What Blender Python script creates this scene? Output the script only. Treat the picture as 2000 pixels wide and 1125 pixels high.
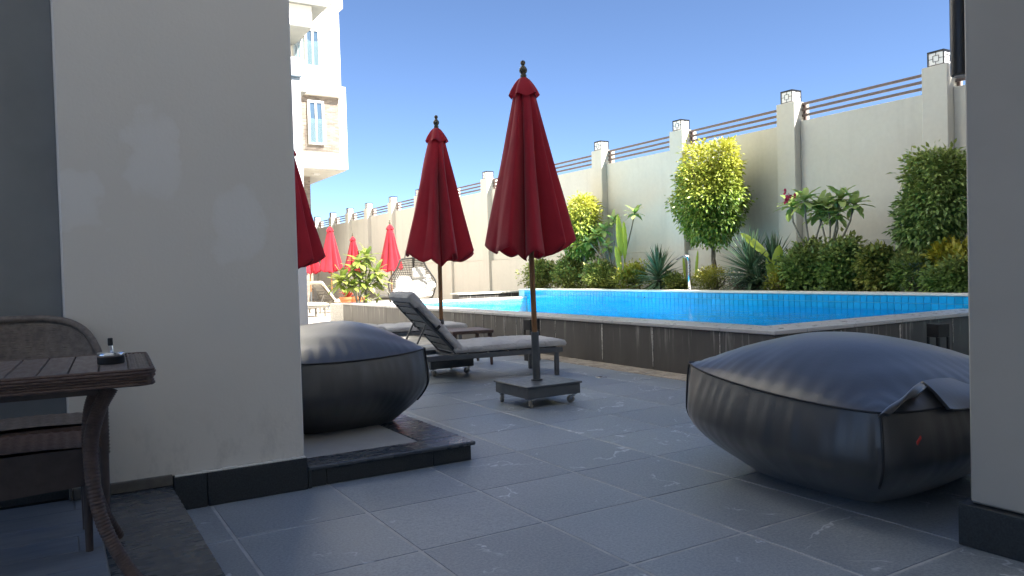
import bpy, math, random
import numpy as np
from mathutils import Matrix, Vector

for o in list(bpy.data.objects):
    bpy.data.objects.remove(o)
scene = bpy.context.scene
COL = scene.collection
R = math.radians

# ------------------------------------------------------------------ camera
F_PX = 1490.875                       # focal length in pixels of the 2000 px wide photograph
YAW, PITCH, ROLL = 0.543597303, -0.0223064599, -0.0274385448
EYE = 1.1228
CAM = np.array([0.0, 0.0, EYE])
_f = np.array([math.cos(PITCH)*math.sin(YAW), math.cos(PITCH)*math.cos(YAW), math.sin(PITCH)])
_r = np.array([math.cos(YAW), -math.sin(YAW), 0.0])
_u = np.cross(_r, _f)
RT = math.cos(ROLL)*_r + math.sin(ROLL)*_u
UP = -math.sin(ROLL)*_r + math.cos(ROLL)*_u
FW = _f
cam_d = bpy.data.cameras.new('camera')
cam = bpy.data.objects.new('camera', cam_d)
COL.objects.link(cam)
cam_d.sensor_width = 36.0
cam_d.lens = F_PX/2000*36
cam_d.clip_start = 0.05
cam_d.clip_end = 3000
cam.matrix_world = Matrix(((RT[0], UP[0], -FW[0], 0), (RT[1], UP[1], -FW[1], 0), (RT[2], UP[2], -FW[2], EYE), (0, 0, 0, 1)))
scene.camera = cam

# ------------------------------------------------------------------ light
SUN = np.array([0.45, -0.80, 1.0])
SUN = SUN/np.linalg.norm(SUN)
world = bpy.data.worlds.new('World')
scene.world = world
world.use_nodes = True
nt = world.node_tree
nt.nodes.clear()
sky = nt.nodes.new('ShaderNodeTexSky')
sky.sky_type = 'NISHITA'
sky.sun_disc = False
sky.sun_elevation = math.asin(SUN[2])
sky.sun_rotation = math.atan2(SUN[0], SUN[1])
sky.altitude = 0
sky.air_density = 0.5
sky.dust_density = 0.2
sky.ozone_density = 4.0
bg = nt.nodes.new('ShaderNodeBackground')
bg.inputs['Strength'].default_value = 0.07
out = nt.nodes.new('ShaderNodeOutputWorld')
nt.links.new(sky.outputs[0], bg.inputs['Color'])
nt.links.new(bg.outputs[0], out.inputs['Surface'])
sun_d = bpy.data.lights.new('sun', 'SUN')
sun_d.energy = 5.0
sun_d.angle = R(0.53)
sun_d.color = (1.0, 0.95, 0.87)
sun = bpy.data.objects.new('sun', sun_d)
COL.objects.link(sun)
sun.rotation_euler = Vector(SUN).to_track_quat('Z', 'Y').to_euler()
sun.location = (20, -30, 40)
scene.view_settings.view_transform = 'Standard'
scene.view_settings.look = 'None'
scene.view_settings.gamma = 1.0
scene.view_settings.use_curve_mapping = False
scene.view_settings.exposure = 2.0

# ------------------------------------------------------------------ pixel -> direction helpers
def ray(x, y):
    return FW + RT*(x-1000)/F_PX - UP*(y-562.5)/F_PX
def onz(x, y, z=0.0):
    d = ray(x, y); return CAM + (z-EYE)/d[2]*d
def onx(x, y, X):
    d = ray(x, y); return CAM + X/d[0]*d
def ony(x, y, Y):
    d = ray(x, y); return CAM + Y/d[1]*d
def depth(x, y, D):
    return CAM + ray(x, y)*D

# ------------------------------------------------------------------ mesh helpers
class MB:
    def __init__(self):
        self.v = []; self.f = []; self.n = 0
    def add(self, verts, faces):
        b = self.n
        self.v.extend([tuple(map(float, p)) for p in verts])
        self.f.extend([tuple(b+i for i in fc) for fc in faces])
        self.n += len(verts)
        return self
    def box(self, x0, y0, z0, x1, y1, z1):
        v = [(x0, y0, z0), (x1, y0, z0), (x1, y1, z0), (x0, y1, z0), (x0, y0, z1), (x1, y0, z1), (x1, y1, z1), (x0, y1, z1)]
        return self.add(v, [(3, 2, 1, 0), (4, 5, 6, 7), (0, 1, 5, 4), (1, 2, 6, 5), (2, 3, 7, 6), (3, 0, 4, 7)])
    def cbox(self, x0, y0, z0, x1, y1, z1, b=0.005):
        """box with chamfered edges"""
        b = min(b, (x1-x0)*.45, (y1-y0)*.45, (z1-z0)*.45)
        lo = (x0, y0, z0); hi = (x1, y1, z1)
        idx = {}; v = []
        for sx in (0, 1):
            for sy in (0, 1):
                for sz in (0, 1):
                    s = (sx, sy, sz)
                    for a in range(3):
                        p = [0, 0, 0]
                        for k in range(3):
                            e = hi[k] if s[k] else lo[k]
                            p[k] = e if k == a else (e-b if s[k] else e+b)
                        idx[(s, a)] = len(v); v.append(tuple(p))
        f = []
        for a in range(3):
            k1, k2 = (a+1) % 3, (a+2) % 3
            for s in (0, 1):
                q = []
                for (u, w) in ((0, 0), (1, 0), (1, 1), (0, 1)):
                    t = [0, 0, 0]; t[a] = s; t[k1] = u; t[k2] = w
                    q.append(idx[(tuple(t), a)])
                f.append(tuple(q) if s else tuple(q[::-1]))
            for u in (0, 1):
                for w in (0, 1):
                    t0 = [0, 0, 0]; t0[k1] = u; t0[k2] = w; t1 = list(t0); t1[a] = 1
                    t0 = tuple(t0); t1 = tuple(t1)
                    q = (idx[(t0, k1)], idx[(t1, k1)], idx[(t1, k2)], idx[(t0, k2)])
                    f.append(q if (u != w) else q[::-1])
        for sx in (0, 1):
            for sy in (0, 1):
                for sz in (0, 1):
                    s = (sx, sy, sz)
                    t = (idx[(s, 0)], idx[(s, 1)], idx[(s, 2)])
                    f.append(t if (sx+sy+sz) % 2 == 1 else t[::-1])
        return self.add(v, f)
    def obox(self, p0, p1, w, h, up=(0, 0, 1)):
        """bar of section w x h from p0 to p1"""
        p0 = np.array(p0, float); p1 = np.array(p1, float)
        d = p1-p0; d /= np.linalg.norm(d)
        s = np.cross(d, np.array(up, float)); s /= np.linalg.norm(s)
        t = np.cross(s, d)
        v = []
        for p in (p0, p1):
            for (a, c) in ((-1, -1), (1, -1), (1, 1), (-1, 1)):
                v.append(p + s*a*w/2 + t*c*h/2)
        return self.add(v, [(0, 1, 2, 3), (7, 6, 5, 4), (0, 4, 5, 1), (1, 5, 6, 2), (2, 6, 7, 3), (3, 7, 4, 0)])
    def tube(self, path, rad, n=10, caps=True):
        path = [np.array(p, float) for p in path]
        m = len(path)
        if not hasattr(rad, '__len__'): rad = [rad]*m
        ref = None; v = []; f = []
        for i, p in enumerate(path):
            d = path[min(i+1, m-1)] - path[max(i-1, 0)]
            d = d/(np.linalg.norm(d)+1e-12)
            if ref is None:
                ref = np.array([0, 0, 1.0]) if abs(d[2]) < .9 else np.array([1.0, 0, 0])
            s = ref - d*np.dot(ref, d); s /= np.linalg.norm(s)+1e-12
            ref = s
            t = np.cross(d, s)
            for k in range(n):
                a = 2*math.pi*k/n
                v.append(p + rad[i]*(math.cos(a)*s + math.sin(a)*t))
        for i in range(m-1):
            for k in range(n):
                k2 = (k+1) % n
                f.append((i*n+k, i*n+k2, (i+1)*n+k2, (i+1)*n+k))
        if caps:
            f.append(tuple(range(n))[::-1]); f.append(tuple((m-1)*n+k for k in range(n)))
        return self.add(v, f)
    def lathe(self, prof, n=20, c=(0, 0, 0)):
        v = []; f = []
        m = len(prof)
        for (r, z) in prof:
            for k in range(n):
                a = 2*math.pi*k/n
                v.append((c[0]+r*math.cos(a), c[1]+r*math.sin(a), c[2]+z))
        for i in range(m-1):
            for k in range(n):
                k2 = (k+1) % n
                f.append((i*n+k, i*n+k2, (i+1)*n+k2, (i+1)*n+k))
        f.append(tuple(range(n))[::-1]); f.append(tuple((m-1)*n+k for k in range(n)))
        return self.add(v, f)
    def grid(self, P, close_u=False, flip=False):
        """P[i][j] points"""
        P = np.asarray(P, float); a, b = P.shape[:2]
        f = []
        for i in range(a if close_u else a-1):
            i2 = (i+1) % a
            for j in range(b-1):
                q = (i*b+j, i2*b+j, i2*b+j+1, i*b+j+1)
                f.append(q[::-1] if flip else q)
        return self.add(P.reshape(-1, 3), f)
    def mesh(self, name):
        me = bpy.data.meshes.new(name)
        me.from_pydata(self.v, [], self.f)
        me.update()
        return me
    def build(self, name, mat, parent=None, smooth=False, loc=None, rot=None, kind=None):
        return link(name, self.mesh(name), mat, parent, smooth, loc, rot, kind)

def link(name, me, mat, parent=None, smooth=False, loc=None, rot=None, kind=None):
    if mat is not None and not me.materials:
        me.materials.append(mat)
    if smooth:
        me.polygons.foreach_set('use_smooth', [True]*len(me.polygons))
        if smooth == 'auto':
            try: me.set_sharp_from_angle(angle=R(38))
            except Exception: pass
    o = bpy.data.objects.new(name, me)
    COL.objects.link(o)
    if parent is not None: o.parent = parent
    if loc is not None: o.location = loc
    if rot is not None: o.rotation_euler = rot
    if kind: o['kind'] = kind
    return o

def tag(o, label, cat=None, group=None, kind=None):
    o['label'] = label
    if cat: o['category'] = cat
    if group: o['group'] = group
    if kind: o['kind'] = kind
    return o

def empty(name, loc=(0, 0, 0), rz=0.0):
    o = bpy.data.objects.new(name, None)
    o.empty_display_size = .2
    COL.objects.link(o)
    o.location = loc; o.rotation_euler = (0, 0, rz)
    return o

def copy_tree(o, parent=None):
    c = o.copy(); COL.objects.link(c); c.parent = parent
    for ch in list(o.children): copy_tree(ch, c)
    return c

# ------------------------------------------------------------------ materials
MATS = {}
def new_mat(name):
    m = bpy.data.materials.new(name); m.use_nodes = True
    t = m.node_tree
    b = t.nodes['Principled BSDF']
    MATS[name] = m
    return m, t, b
def N(t, typ, **kw):
    n = t.nodes.new(typ)
    for k, v in kw.items():
        if k in n.inputs: n.inputs[k].default_value = v
        else: setattr(n, k, v)
    return n
def coords(t, scale=(1, 1, 1), space='Object', rnd=0.0):
    tc = N(t, 'ShaderNodeTexCoord')
    mp = N(t, 'ShaderNodeMapping')
    mp.inputs['Scale'].default_value = scale
    t.links.new(tc.outputs[space], mp.inputs['Vector'])
    if rnd:
        oi = N(t, 'ShaderNodeObjectInfo')
        mu = N(t, 'ShaderNodeMath', operation='MULTIPLY'); mu.inputs[1].default_value = rnd
        t.links.new(oi.outputs['Random'], mu.inputs[0])
        cb = N(t, 'ShaderNodeCombineXYZ')
        for k in range(3): t.links.new(mu.outputs[0], cb.inputs[k])
        t.links.new(cb.outputs[0], mp.inputs['Location'])
    return mp.outputs[0]
def ramp(t, src, stops, interp='LINEAR'):
    r = N(t, 'ShaderNodeValToRGB')
    r.color_ramp.interpolation = interp
    el = r.color_ramp.elements
    while len(el) < len(stops): el.new(.5)
    for e, (p, c) in zip(el, stops):
        e.position = p; e.color = (c[0], c[1], c[2], 1) if hasattr(c, '__len__') else (c, c, c, 1)
    t.links.new(src, r.inputs[0])
    return r.outputs[0]
def mix(t, fac, a, b, blend='MIX'):
    m = N(t, 'ShaderNodeMix', data_type='RGBA', blend_type=blend)
    def put(i, v):
        if hasattr(v, 'is_output') or hasattr(v, 'links'): t.links.new(v, m.inputs[i])
        else: m.inputs[i].default_value = v if not hasattr(v, '__len__') else (v[0], v[1], v[2], 1)
    if hasattr(fac, 'links'): t.links.new(fac, m.inputs[0])
    else: m.inputs[0].default_value = fac
    put(6, a); put(7, b)
    return m.outputs[2]
def noise(t, vec, scale, detail=4, rough=.55, dist=0.0):
    n = N(t, 'ShaderNodeTexNoise')
    n.inputs['Scale'].default_value = scale; n.inputs['Detail'].default_value = detail
    n.inputs['Roughness'].default_value = rough; n.inputs['Distortion'].default_value = dist
    t.links.new(vec, n.inputs['Vector'])
    return n.outputs['Fac']
def bump(t, b, h, strength=.2, dist=.01, prev=None):
    n = N(t, 'ShaderNodeBump')
    n.inputs['Strength'].default_value = strength; n.inputs['Distance'].default_value = dist
    t.links.new(h, n.inputs['Height'])
    if prev is not None: t.links.new(prev, n.inputs['Normal'])
    t.links.new(n.outputs[0], b.inputs['Normal'])
    return n.outputs[0]
def simple(name, col, rough=.5, var=.15, scale=6, bumps=.1, bscale=60, bdist=.003, metal=0, spec=.5, rnd=7.0, obj_var=0.0, space='Object', stretch=(1, 1, 1)):
    m, t, b = new_mat(name)
    vec = coords(t, stretch, space, rnd)
    nz = noise(t, vec, scale)
    c0 = [max(0, c*(1-var)) for c in col]; c1 = [min(1, c*(1+var)) for c in col]
    c = ramp(t, nz, [(.3, c0), (.7, c1)])
    if obj_var:
        oi = N(t, 'ShaderNodeObjectInfo')
        r = ramp(t, oi.outputs['Random'], [(0, 1-obj_var), (1, 1+obj_var)])
        c = mix(t, 1.0, c, r, 'MULTIPLY')
    t.links.new(c, b.inputs['Base Color'])
    rr = ramp(t, noise(t, vec, scale*2.3), [(.3, max(.02, rough-.08)), (.7, min(1, rough+.08))])
    t.links.new(rr, b.inputs['Roughness'])
    b.inputs['Metallic'].default_value = metal
    b.inputs['Specular IOR Level'].default_value = spec
    if bumps: bump(t, b, noise(t, vec, bscale, 3), bumps, bdist)
    return m

def make_materials():
    # dark porcelain terrace tile with sparse white veins
    m, t, b = new_mat('terrace_tile')
    vec = coords(t, (1, 1, 1), 'Object', 37.0)
    big = noise(t, vec, 2.2, 4, .6)
    fine = noise(t, vec, 85, 4, .75)
    c = ramp(t, big, [(.3, (.20, .235, .27)), (.72, (.32, .355, .39))])
    c = mix(t, .45, c, ramp(t, fine, [(.30, (.09, .108, .13)), (.70, (.44, .48, .52))]), 'MIX')
    vn = noise(t, vec, 1.5, 5, .58, .35)
    sub = N(t, 'ShaderNodeMath', operation='SUBTRACT'); sub.inputs[1].default_value = .5
    t.links.new(vn, sub.inputs[0])
    ab = N(t, 'ShaderNodeMath', operation='ABSOLUTE'); t.links.new(sub.outputs[0], ab.inputs[0])
    line = ramp(t, ab.outputs[0], [(0, 1), (.003, .9), (.0075, 0)])
    msk = ramp(t, noise(t, vec, 3.1, 2), [(.53, 0), (.60, 1)])
    mul = N(t, 'ShaderNodeMath', operation='MULTIPLY'); t.links.new(line, mul.inputs[0]); t.links.new(msk, mul.inputs[1])
    c = mix(t, mul.outputs[0], c, (.54, .58, .62))
    oi = N(t, 'ShaderNodeObjectInfo')
    c = mix(t, 1.0, c, ramp(t, oi.outputs['Random'], [(0, .93), (1, 1.07)]), 'MULTIPLY')
    t.links.new(c, b.inputs['Base Color'])
    t.links.new(ramp(t, big, [(.3, .36), (.7, .52)]), b.inputs['Roughness'])
    bump(t, b, fine, .6, .002)
    # grout
    simple('grout', (.40, .41, .42), .85, .2, 8)
    simple('grout_pale', (.45, .43, .39), .9, .2, 8)
    # painted plaster of the hotel wall, with repair patches
    m, t, b = new_mat('grey_plaster')
    vec = coords(t, (1, 1, 1), 'Object')
    c = ramp(t, noise(t, vec, .9, 3), [(.3, (.71, .675, .61)), (.7, (.76, .72, .65))])
    patch = None
    for (px, pz, rx, rz) in ((.825, 1.40, .13, .19), (.44, 1.72, .12, .22), (.13, 1.50, .09, .16)):
        sx = N(t, 'ShaderNodeSeparateXYZ'); 
        wob = N(t, 'ShaderNodeVectorMath', operation='ADD')
        nn = N(t, 'ShaderNodeTexNoise'); nn.inputs['Scale'].default_value = 7; nn.inputs['Detail'].default_value = 5
        t.links.new(vec, nn.inputs['Vector'])
        sc = N(t, 'ShaderNodeVectorMath', operation='SCALE'); sc.inputs['Scale'].default_value = .24
        t.links.new(nn.outputs['Color'], sc.inputs[0]); t.links.new(vec, wob.inputs[0]); t.links.new(sc.outputs[0], wob.inputs[1])
        t.links.new(wob.outputs[0], sx.inputs[0])
        def ax(o, cc, r):
            a = N(t, 'ShaderNodeMath', operation='SUBTRACT'); a.inputs[1].default_value = cc+.12; t.links.new(o, a.inputs[0])
            d = N(t, 'ShaderNodeMath', operation='DIVIDE'); d.inputs[1].default_value = r; t.links.new(a.outputs[0], d.inputs[0])
            p = N(t, 'ShaderNodeMath', operation='POWER'); p.inputs[1].default_value = 4
            ab2 = N(t, 'ShaderNodeMath', operation='ABSOLUTE'); t.links.new(d.outputs[0], ab2.inputs[0]); t.links.new(ab2.outputs[0], p.inputs[0])
            return p.outputs[0]
        s = N(t, 'ShaderNodeMath', operation='ADD'); t.links.new(ax(sx.outputs[0], px, rx), s.inputs[0]); t.links.new(ax(sx.outputs[2], pz, rz), s.inputs[1])
        g = ramp(t, s.outputs[0], [(.0, 1), (.5, .7), (1.3, 0)])
        if patch is None: patch = g
        else:
            mx = N(t, 'ShaderNodeMath', operation='MAXIMUM'); t.links.new(patch, mx.inputs[0]); t.links.new(g, mx.inputs[1]); patch = mx.outputs[0]
    f = N(t, 'ShaderNodeMath', operation='MULTIPLY'); f.inputs[1].default_value = .42; t.links.new(patch, f.inputs[0])
    c = mix(t, f.outputs[0], c, (.84, .83, .81))
    sz = N(t, 'ShaderNodeSeparateXYZ'); t.links.new(vec, sz.inputs[0])
    low = ramp(t, sz.outputs[2], [(.17, 1), (.55, 0)])
    dn = ramp(t, noise(t, coords(t, (1, 1, .5), 'Object'), 9, 6, .7), [(.5, 0), (.68, .5)])
    dm = N(t, 'ShaderNodeMath', operation='MULTIPLY'); t.links.new(low, dm.inputs[0]); t.links.new(dn, dm.inputs[1])
    c = mix(t, dm.outputs[0], c, (.40, .38, .34))
    t.links.new(c, b.inputs['Base Color']); b.inputs['Roughness'].default_value = .62
    bn = bump(t, b, noise(t, vec, 3.5, 3), .25, .012)
    bump(t, b, noise(t, vec, 60, 4), .3, .003, bn)
    simple('shaded_pier_plaster', (.42, .39, .34), .65, .05, 2, .12, 35)  # same paint as the left wall, its shade put into a darker colour
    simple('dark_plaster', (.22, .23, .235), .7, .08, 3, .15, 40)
    simple('blocker_plaster', (.52, .52, .50), .8, .04, 3, .05)
    m, t, b = new_mat('cream_plaster')
    vec = coords(t, (1, 1, 1), 'Object', 5)
    c = ramp(t, noise(t, vec, .8, 4), [(.3, (.575, .56, .50)), (.7, (.62, .605, .545))])
    stv = noise(t, coords(t, (2.2, 2.2, .2), 'Object', 5), 1.4, 4, .6)
    c = mix(t, 1.0, c, ramp(t, stv, [(.30, .93), (.46, 1.0), (.8, 1.015)]), 'MULTIPLY')
    c = mix(t, 1.0, c, ramp(t, noise(t, vec, 14, 4), [(.3, .965), (.7, 1.02)]), 'MULTIPLY')
    t.links.new(c, b.inputs['Base Color']); b.inputs['Roughness'].default_value = .8
    bump(t, b, noise(t, vec, 30, 4), .2, .004)
    simple('white_plaster', (.80, .775, .71), .75, .03, 1.2, .1, 20)
    simple('column_paint', (.62, .62, .64), .55, .03, 2, .05)
    simple('facade_side', (.42, .41, .39), .8, .05, .6, .05)
    simple('skirting_granite', (.028, .032, .034), .5, .45, 130, .3, 150, .002)
    simple('skirting_brown', (.13, .12, .105), .5, .2, 30, .1)
    # polished dark slate slab
    m, t, b = new_mat('slate_slab')
    vec = coords(t, (1, 3, 1), 'Object', 5)
    c = ramp(t, noise(t, vec, 4, 3, .5, .4), [(.3, (.062, .070, .080)), (.66, (.074, .083, .093)), (.9, (.10, .11, .12))])
    t.links.new(c, b.inputs['Base Color']); b.inputs['Roughness'].default_value = .28
    t.links.new(ramp(t, noise(t, vec, 9, 3), [(.3, .2), (.7, .36)]), b.inputs['Roughness'])
    # wood-look plank tile
    m, t, b = new_mat('plank_tile')
    vec = coords(t, (2, 22, 1), 'Object', 11)
    c = ramp(t, noise(t, vec, 2.0, 5, .6, .4), [(.28, (.20, .225, .26)), (.72, (.29, .32, .36))])
    t.links.new(c, b.inputs['Base Color']); b.inputs['Roughness'].default_value = .38
    bump(t, b, noise(t, vec, 3, 4), .2, .002)
    simple('inner_floor', (.40, .39, .37), .45, .06, 4, .05)
    # pool cladding: dark grey-brown slabs with pale drip stains
    m, t, b = new_mat('pool_cladding')
    tc = N(t, 'ShaderNodeTexCoord')
    vec = coords(t, (1, 1, 1), 'Object', 13)
    vst = coords(t, (9, 9, .55), 'Object', 13)
    c = ramp(t, noise(t, vec, 2, 4), [(.3, (.066, .061, .058)), (.7, (.10, .093, .088))])
    c = mix(t, .22, c, ramp(t, noise(t, vst, 1.0, 3), [(.3, (.045, .043, .042)), (.7, (.11, .104, .10))]))
    sx = N(t, 'ShaderNodeSeparateXYZ'); t.links.new(tc.outputs['Object'], sx.inputs[0])
    st = ramp(t, noise(t, vst, 2.0, 5, .7), [(.55, 0), (.70, 1)])
    up = ramp(t, sx.outputs[2], [(.0, 0), (.20, .08), (.46, .85)])
    mu = N(t, 'ShaderNodeMath', operation='MULTIPLY'); t.links.new(st, mu.inputs[0]); t.links.new(up, mu.inputs[1])
    c = mix(t, mu.outputs[0], c, (.46, .43, .40))
    t.links.new(c, b.inputs['Base Color']); b.inputs['Roughness'].default_value = .5
    bump(t, b, noise(t, vec, 30, 4), .1, .002)
    # white mineral crust in the joints
    m, t, b = new_mat('mineral_crust')
    vec = coords(t, (1, 1, 1), 'Object', 3)
    t.links.new(ramp(t, noise(t, vec, 60, 4), [(.35, (.30, .28, .26)), (.65, (.66, .64, .60))]), b.inputs['Base Color'])
    b.inputs['Roughness'].default_value = .9
    simple('coping_stone', (.46, .455, .46), .32, .05, 5, .04, 40, .001, obj_var=.07)
    simple('white_coping', (.74, .72, .66), .55, .06, 6, .05, obj_var=.04)
    # blue pool tiles
    for nm, col, ov in (('pool_tile', (.008, .36, .74), .12), ('pool_floor_tile', (.008, .62, .84), .05)):
        m, t, b = new_mat(nm)
        vec = coords(t, (1, 1, 1), 'Object', 9)
        c = ramp(t, noise(t, vec, 8, 3), [(.3, [x*.9 for x in col]), (.7, [min(1, x*1.1) for x in col])])
        oi = N(t, 'ShaderNodeObjectInfo')
        c = mix(t, 1.0, c, ramp(t, oi.outputs['Random'], [(0, 1-ov), (1, 1+ov)]), 'MULTIPLY')
        t.links.new(c, b.inputs['Base Color']); b.inputs['Roughness'].default_value = .12
    simple('pool_grout', (.30, .68, .84), .7, .06, 10, 0)
    # pool water
    m, t, b = new_mat('pool_water')
    t.nodes.remove(b)
    outn = [n for n in t.nodes if n.type == 'OUTPUT_MATERIAL'][0]
    vec = coords(t, (1, 1, 1), 'Object')
    h = noise(t, vec, 2.6, 3, .5, .3)
    bp = N(t, 'ShaderNodeBump'); bp.inputs['Strength'].default_value = .5; bp.inputs['Distance'].default_value = .05
    t.links.new(h, bp.inputs['Height'])
    fr = N(t, 'ShaderNodeFresnel'); fr.inputs['IOR'].default_value = 1.22; t.links.new(bp.outputs[0], fr.inputs['Normal'])
    tr = N(t, 'ShaderNodeBsdfTransparent'); tr.inputs['Color'].default_value = (.45, .93, 1.0, 1)
    gl = N(t, 'ShaderNodeBsdfGlossy'); gl.inputs['Roughness'].default_value = .03; gl.inputs['Color'].default_value = (.80, .92, 1, 1)
    t.links.new(bp.outputs[0], gl.inputs['Normal'])
    ms = N(t, 'ShaderNodeMixShader')
    fm = N(t, 'ShaderNodeMath', operation='MULTIPLY'); fm.inputs[1].default_value = .45; t.links.new(fr.outputs[0], fm.inputs[0])
    t.links.new(fm.outputs[0], ms.inputs[0]); t.links.new(tr.outputs[0], ms.inputs[1]); t.links.new(gl.outputs[0], ms.inputs[2])
    t.links.new(ms.outputs[0], outn.inputs['Surface'])
    # ground
    simple('sandy_paving', (.50, .455, .39), .8, .12, 3, .2, 60)
    simple('far_ground', (.42, .38, .31), .9, .2, .2, 0)
    simple('paver', (.37, .325, .27), .85, .18, 25, .3, 120, .002, obj_var=.18)
    simple('soil', (.05, .038, .028), .95, .4, 18, .6, 40, .02)
    # metal, wood, cloth
    simple('rail_brown', (.135, .095, .085), .5, .1, 8, .05)
    simple('graphite_metal', (.085, .094, .102), .42, .15, 12, .08)
    simple('black_metal', (.012, .013, .015), .4, .2, 10, .05)
    simple('chrome', (.75, .76, .77), .12, .03, 5, 0, metal=1)
    simple('steel', (.52, .53, .54), .25, .05, 8, .02, metal=1)
    simple('rubber_wheel', (.33, .31, .27), .6, .2, 30, .1)
    simple('black_rubber', (.015, .015, .016), .6, .2, 10, .05)
    simple('umbrella_wood', (.27, .125, .045), .45, .3, 14, .1, 60, .002, stretch=(6, 6, .5))
    simple('finial_wood', (.10, .085, .055), .5, .3, 20, .1)
    # umbrella cloth
    m, t, b = new_mat('red_canvas')
    vec = coords(t, (1, 1, 1), 'Object', 9)
    c = ramp(t, noise(t, vec, 3, 4), [(.3, (.37, .018, .034)), (.7, (.48, .026, .044))])
    t.links.new(c, b.inputs['Base Color']); b.inputs['Roughness'].default_value = .85
    b.inputs['Sheen Weight'].default_value = .25; b.inputs['Specular IOR Level'].default_value = .2
    h1 = noise(t, coords(t, (3, 3, 1), 'Object', 9), 4, 4)
    bn = bump(t, b, h1, .25, .02)
    bump(t, b, noise(t, vec, 420, 2), .15, .001, bn)
    tl = N(t, 'ShaderNodeBsdfTranslucent'); tl.inputs['Color'].default_value = (.42, .012, .03, 1)
    ms = N(t, 'ShaderNodeMixShader'); ms.inputs[0].default_value = .16
    o2 = [n for n in t.nodes if n.type == 'OUTPUT_MATERIAL'][0]
    t.links.new(b.outputs[0], ms.inputs[1]); t.links.new(tl.outputs[0], ms.inputs[2]); t.links.new(ms.outputs[0], o2.inputs['Surface'])
    # lounger cushions
    for nm, col in (('cushion_grey', (.50, .485, .465)), ('cushion_white', (.50, .485, .46)), ('cushion_cream', (.52, .47, .38))):
        m, t, b = new_mat(nm)
        vec = coords(t, (1, 1, 1), 'Object', 9)
        c = ramp(t, noise(t, vec, 5, 4), [(.3, [x*.88 for x in col]), (.7, [x*1.08 for x in col])])
        t.links.new(c, b.inputs['Base Color']); b.inputs['Roughness'].default_value = .9; b.inputs['Sheen Weight'].default_value = .2
        bn = bump(t, b, noise(t, coords(t, (1, 1, 1), 'Object', 4), 11, 3, .5, 1.6), .8, .03)
        bump(t, b, noise(t, vec, 300, 2), .15, .001, bn)
    # bean bag nylon
    m, t, b = new_mat('bag_nylon')
    vec = coords(t, (1, 1, 1), 'Object', 3)
    t.links.new(ramp(t, noise(t, vec, 2, 3), [(.3, (.020, .0205, .022)), (.7, (.028, .0285, .030))]), b.inputs['Base Color'])
    b.inputs['Roughness'].default_value = .42; b.inputs['Specular IOR Level'].default_value = .8; b.inputs['Coat Weight'].default_value = .65; b.inputs['Coat Roughness'].default_value = .44; b.inputs['Coat IOR'].default_value = 1.5; b.inputs['Sheen Weight'].default_value = .2; b.inputs['Sheen Roughness'].default_value = .4
    h = noise(t, coords(t, (9, 9, 1.6), 'Object', 3), 1.3, 3, .5, .6)
    bn = bump(t, b, h, .05, .02)
    h2 = noise(t, coords(t, (26, 26, 2.2), 'Object', 3), 1.2, 3, .55, 1.0)
    bn = bump(t, b, h2, .09, .008, bn)
    bump(t, b, noise(t, vec, 500, 2), .2, .0006, bn)
    simple('bag_piping', (.018, .018, .020), .6, .1, 10, 0)
    simple('red_label', (.45, .02, .015), .6, .1, 10, 0)
    # wicker and resin
    simple('wicker_brown', (.16, .132, .112), .5, .28, 45, .4, 90, .003)
    simple('wicker_dark', (.105, .066, .052), .5, .25, 45, .4, 90, .003)
    simple('resin_brown', (.085, .062, .054), .42, .2, 20, .1)
    simple('plank_resin', (.185, .145, .125), .42, .15, 30, .2, 80, .002, obj_var=.1, stretch=(1, .2, 1))
    simple('net_black', (.03, .027, .024), .6, .2, 20, 0)
    simple('terracotta', (.52, .17, .065), .7, .1, 8, .1)
    simple('bark_grey', (.17, .14, .105), .85, .3, 22, .5, 40, .01)
    simple('stem_grey', (.22, .21, .18), .75, .25, 18, .3)
    simple('frame_white', (.72, .72, .70), .5, .05, 6, 0)
    simple('bollard_pane', (.62, .60, .56), .5, .05, 6, 0)
    simple('soffit_shade', (.24, .25, .24), .8, .05, 3, .05)  # balcony plaster darkened, shade of the underside painted in
    m, t, b = new_mat('window_glass')
    b.inputs['Base Color'].default_value = (.10, .16, .22, 1); b.inputs['Roughness'].default_value = .05; b.inputs['Specular IOR Level'].default_value = 1.0
    b.inputs['Metallic'].default_value = .35
    m, t, b = new_mat('rail_glass')
    b.inputs['Base Color'].default_value = (.22, .32, .34, 1); b.inputs['Roughness'].default_value = .03; b.inputs['Alpha'].default_value = .30
    m, t, b = new_mat('lantern_glass')
    b.inputs['Base Color'].default_value = (.92, .92, .90, 1); b.inputs['Roughness'].default_value = .4; b.inputs['Transmission Weight'].default_value = 0.0
    # brick cladding of far facade
    m, t, b = new_mat('stone_cladding')
    br = N(t, 'ShaderNodeTexBrick'); br.inputs['Scale'].default_value = 1.0
    br.inputs['Brick Width'].default_value = .20; br.inputs['Row Height'].default_value = .055; br.inputs['Mortar Size'].default_value = .008
    br.inputs['Color1'].default_value = (.17, .135, .11, 1); br.inputs['Color2'].default_value = (.34, .29, .24, 1); br.inputs['Mortar'].default_value = (.27, .24, .21, 1)
    tc = N(t, 'ShaderNodeTexCoord'); mp = N(t, 'ShaderNodeMapping'); mp.inputs['Rotation'].default_value = (R(90), 0, 0)
    t.links.new(tc.outputs['Object'], mp.inputs['Vector']); t.links.new(mp.outputs[0], br.inputs['Vector'])
    t.links.new(br.outputs['Color'], b.inputs['Base Color']); b.inputs['Roughness'].default_value = .9
    bump(t, b, br.outputs['Fac'], .6, -.02)

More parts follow.
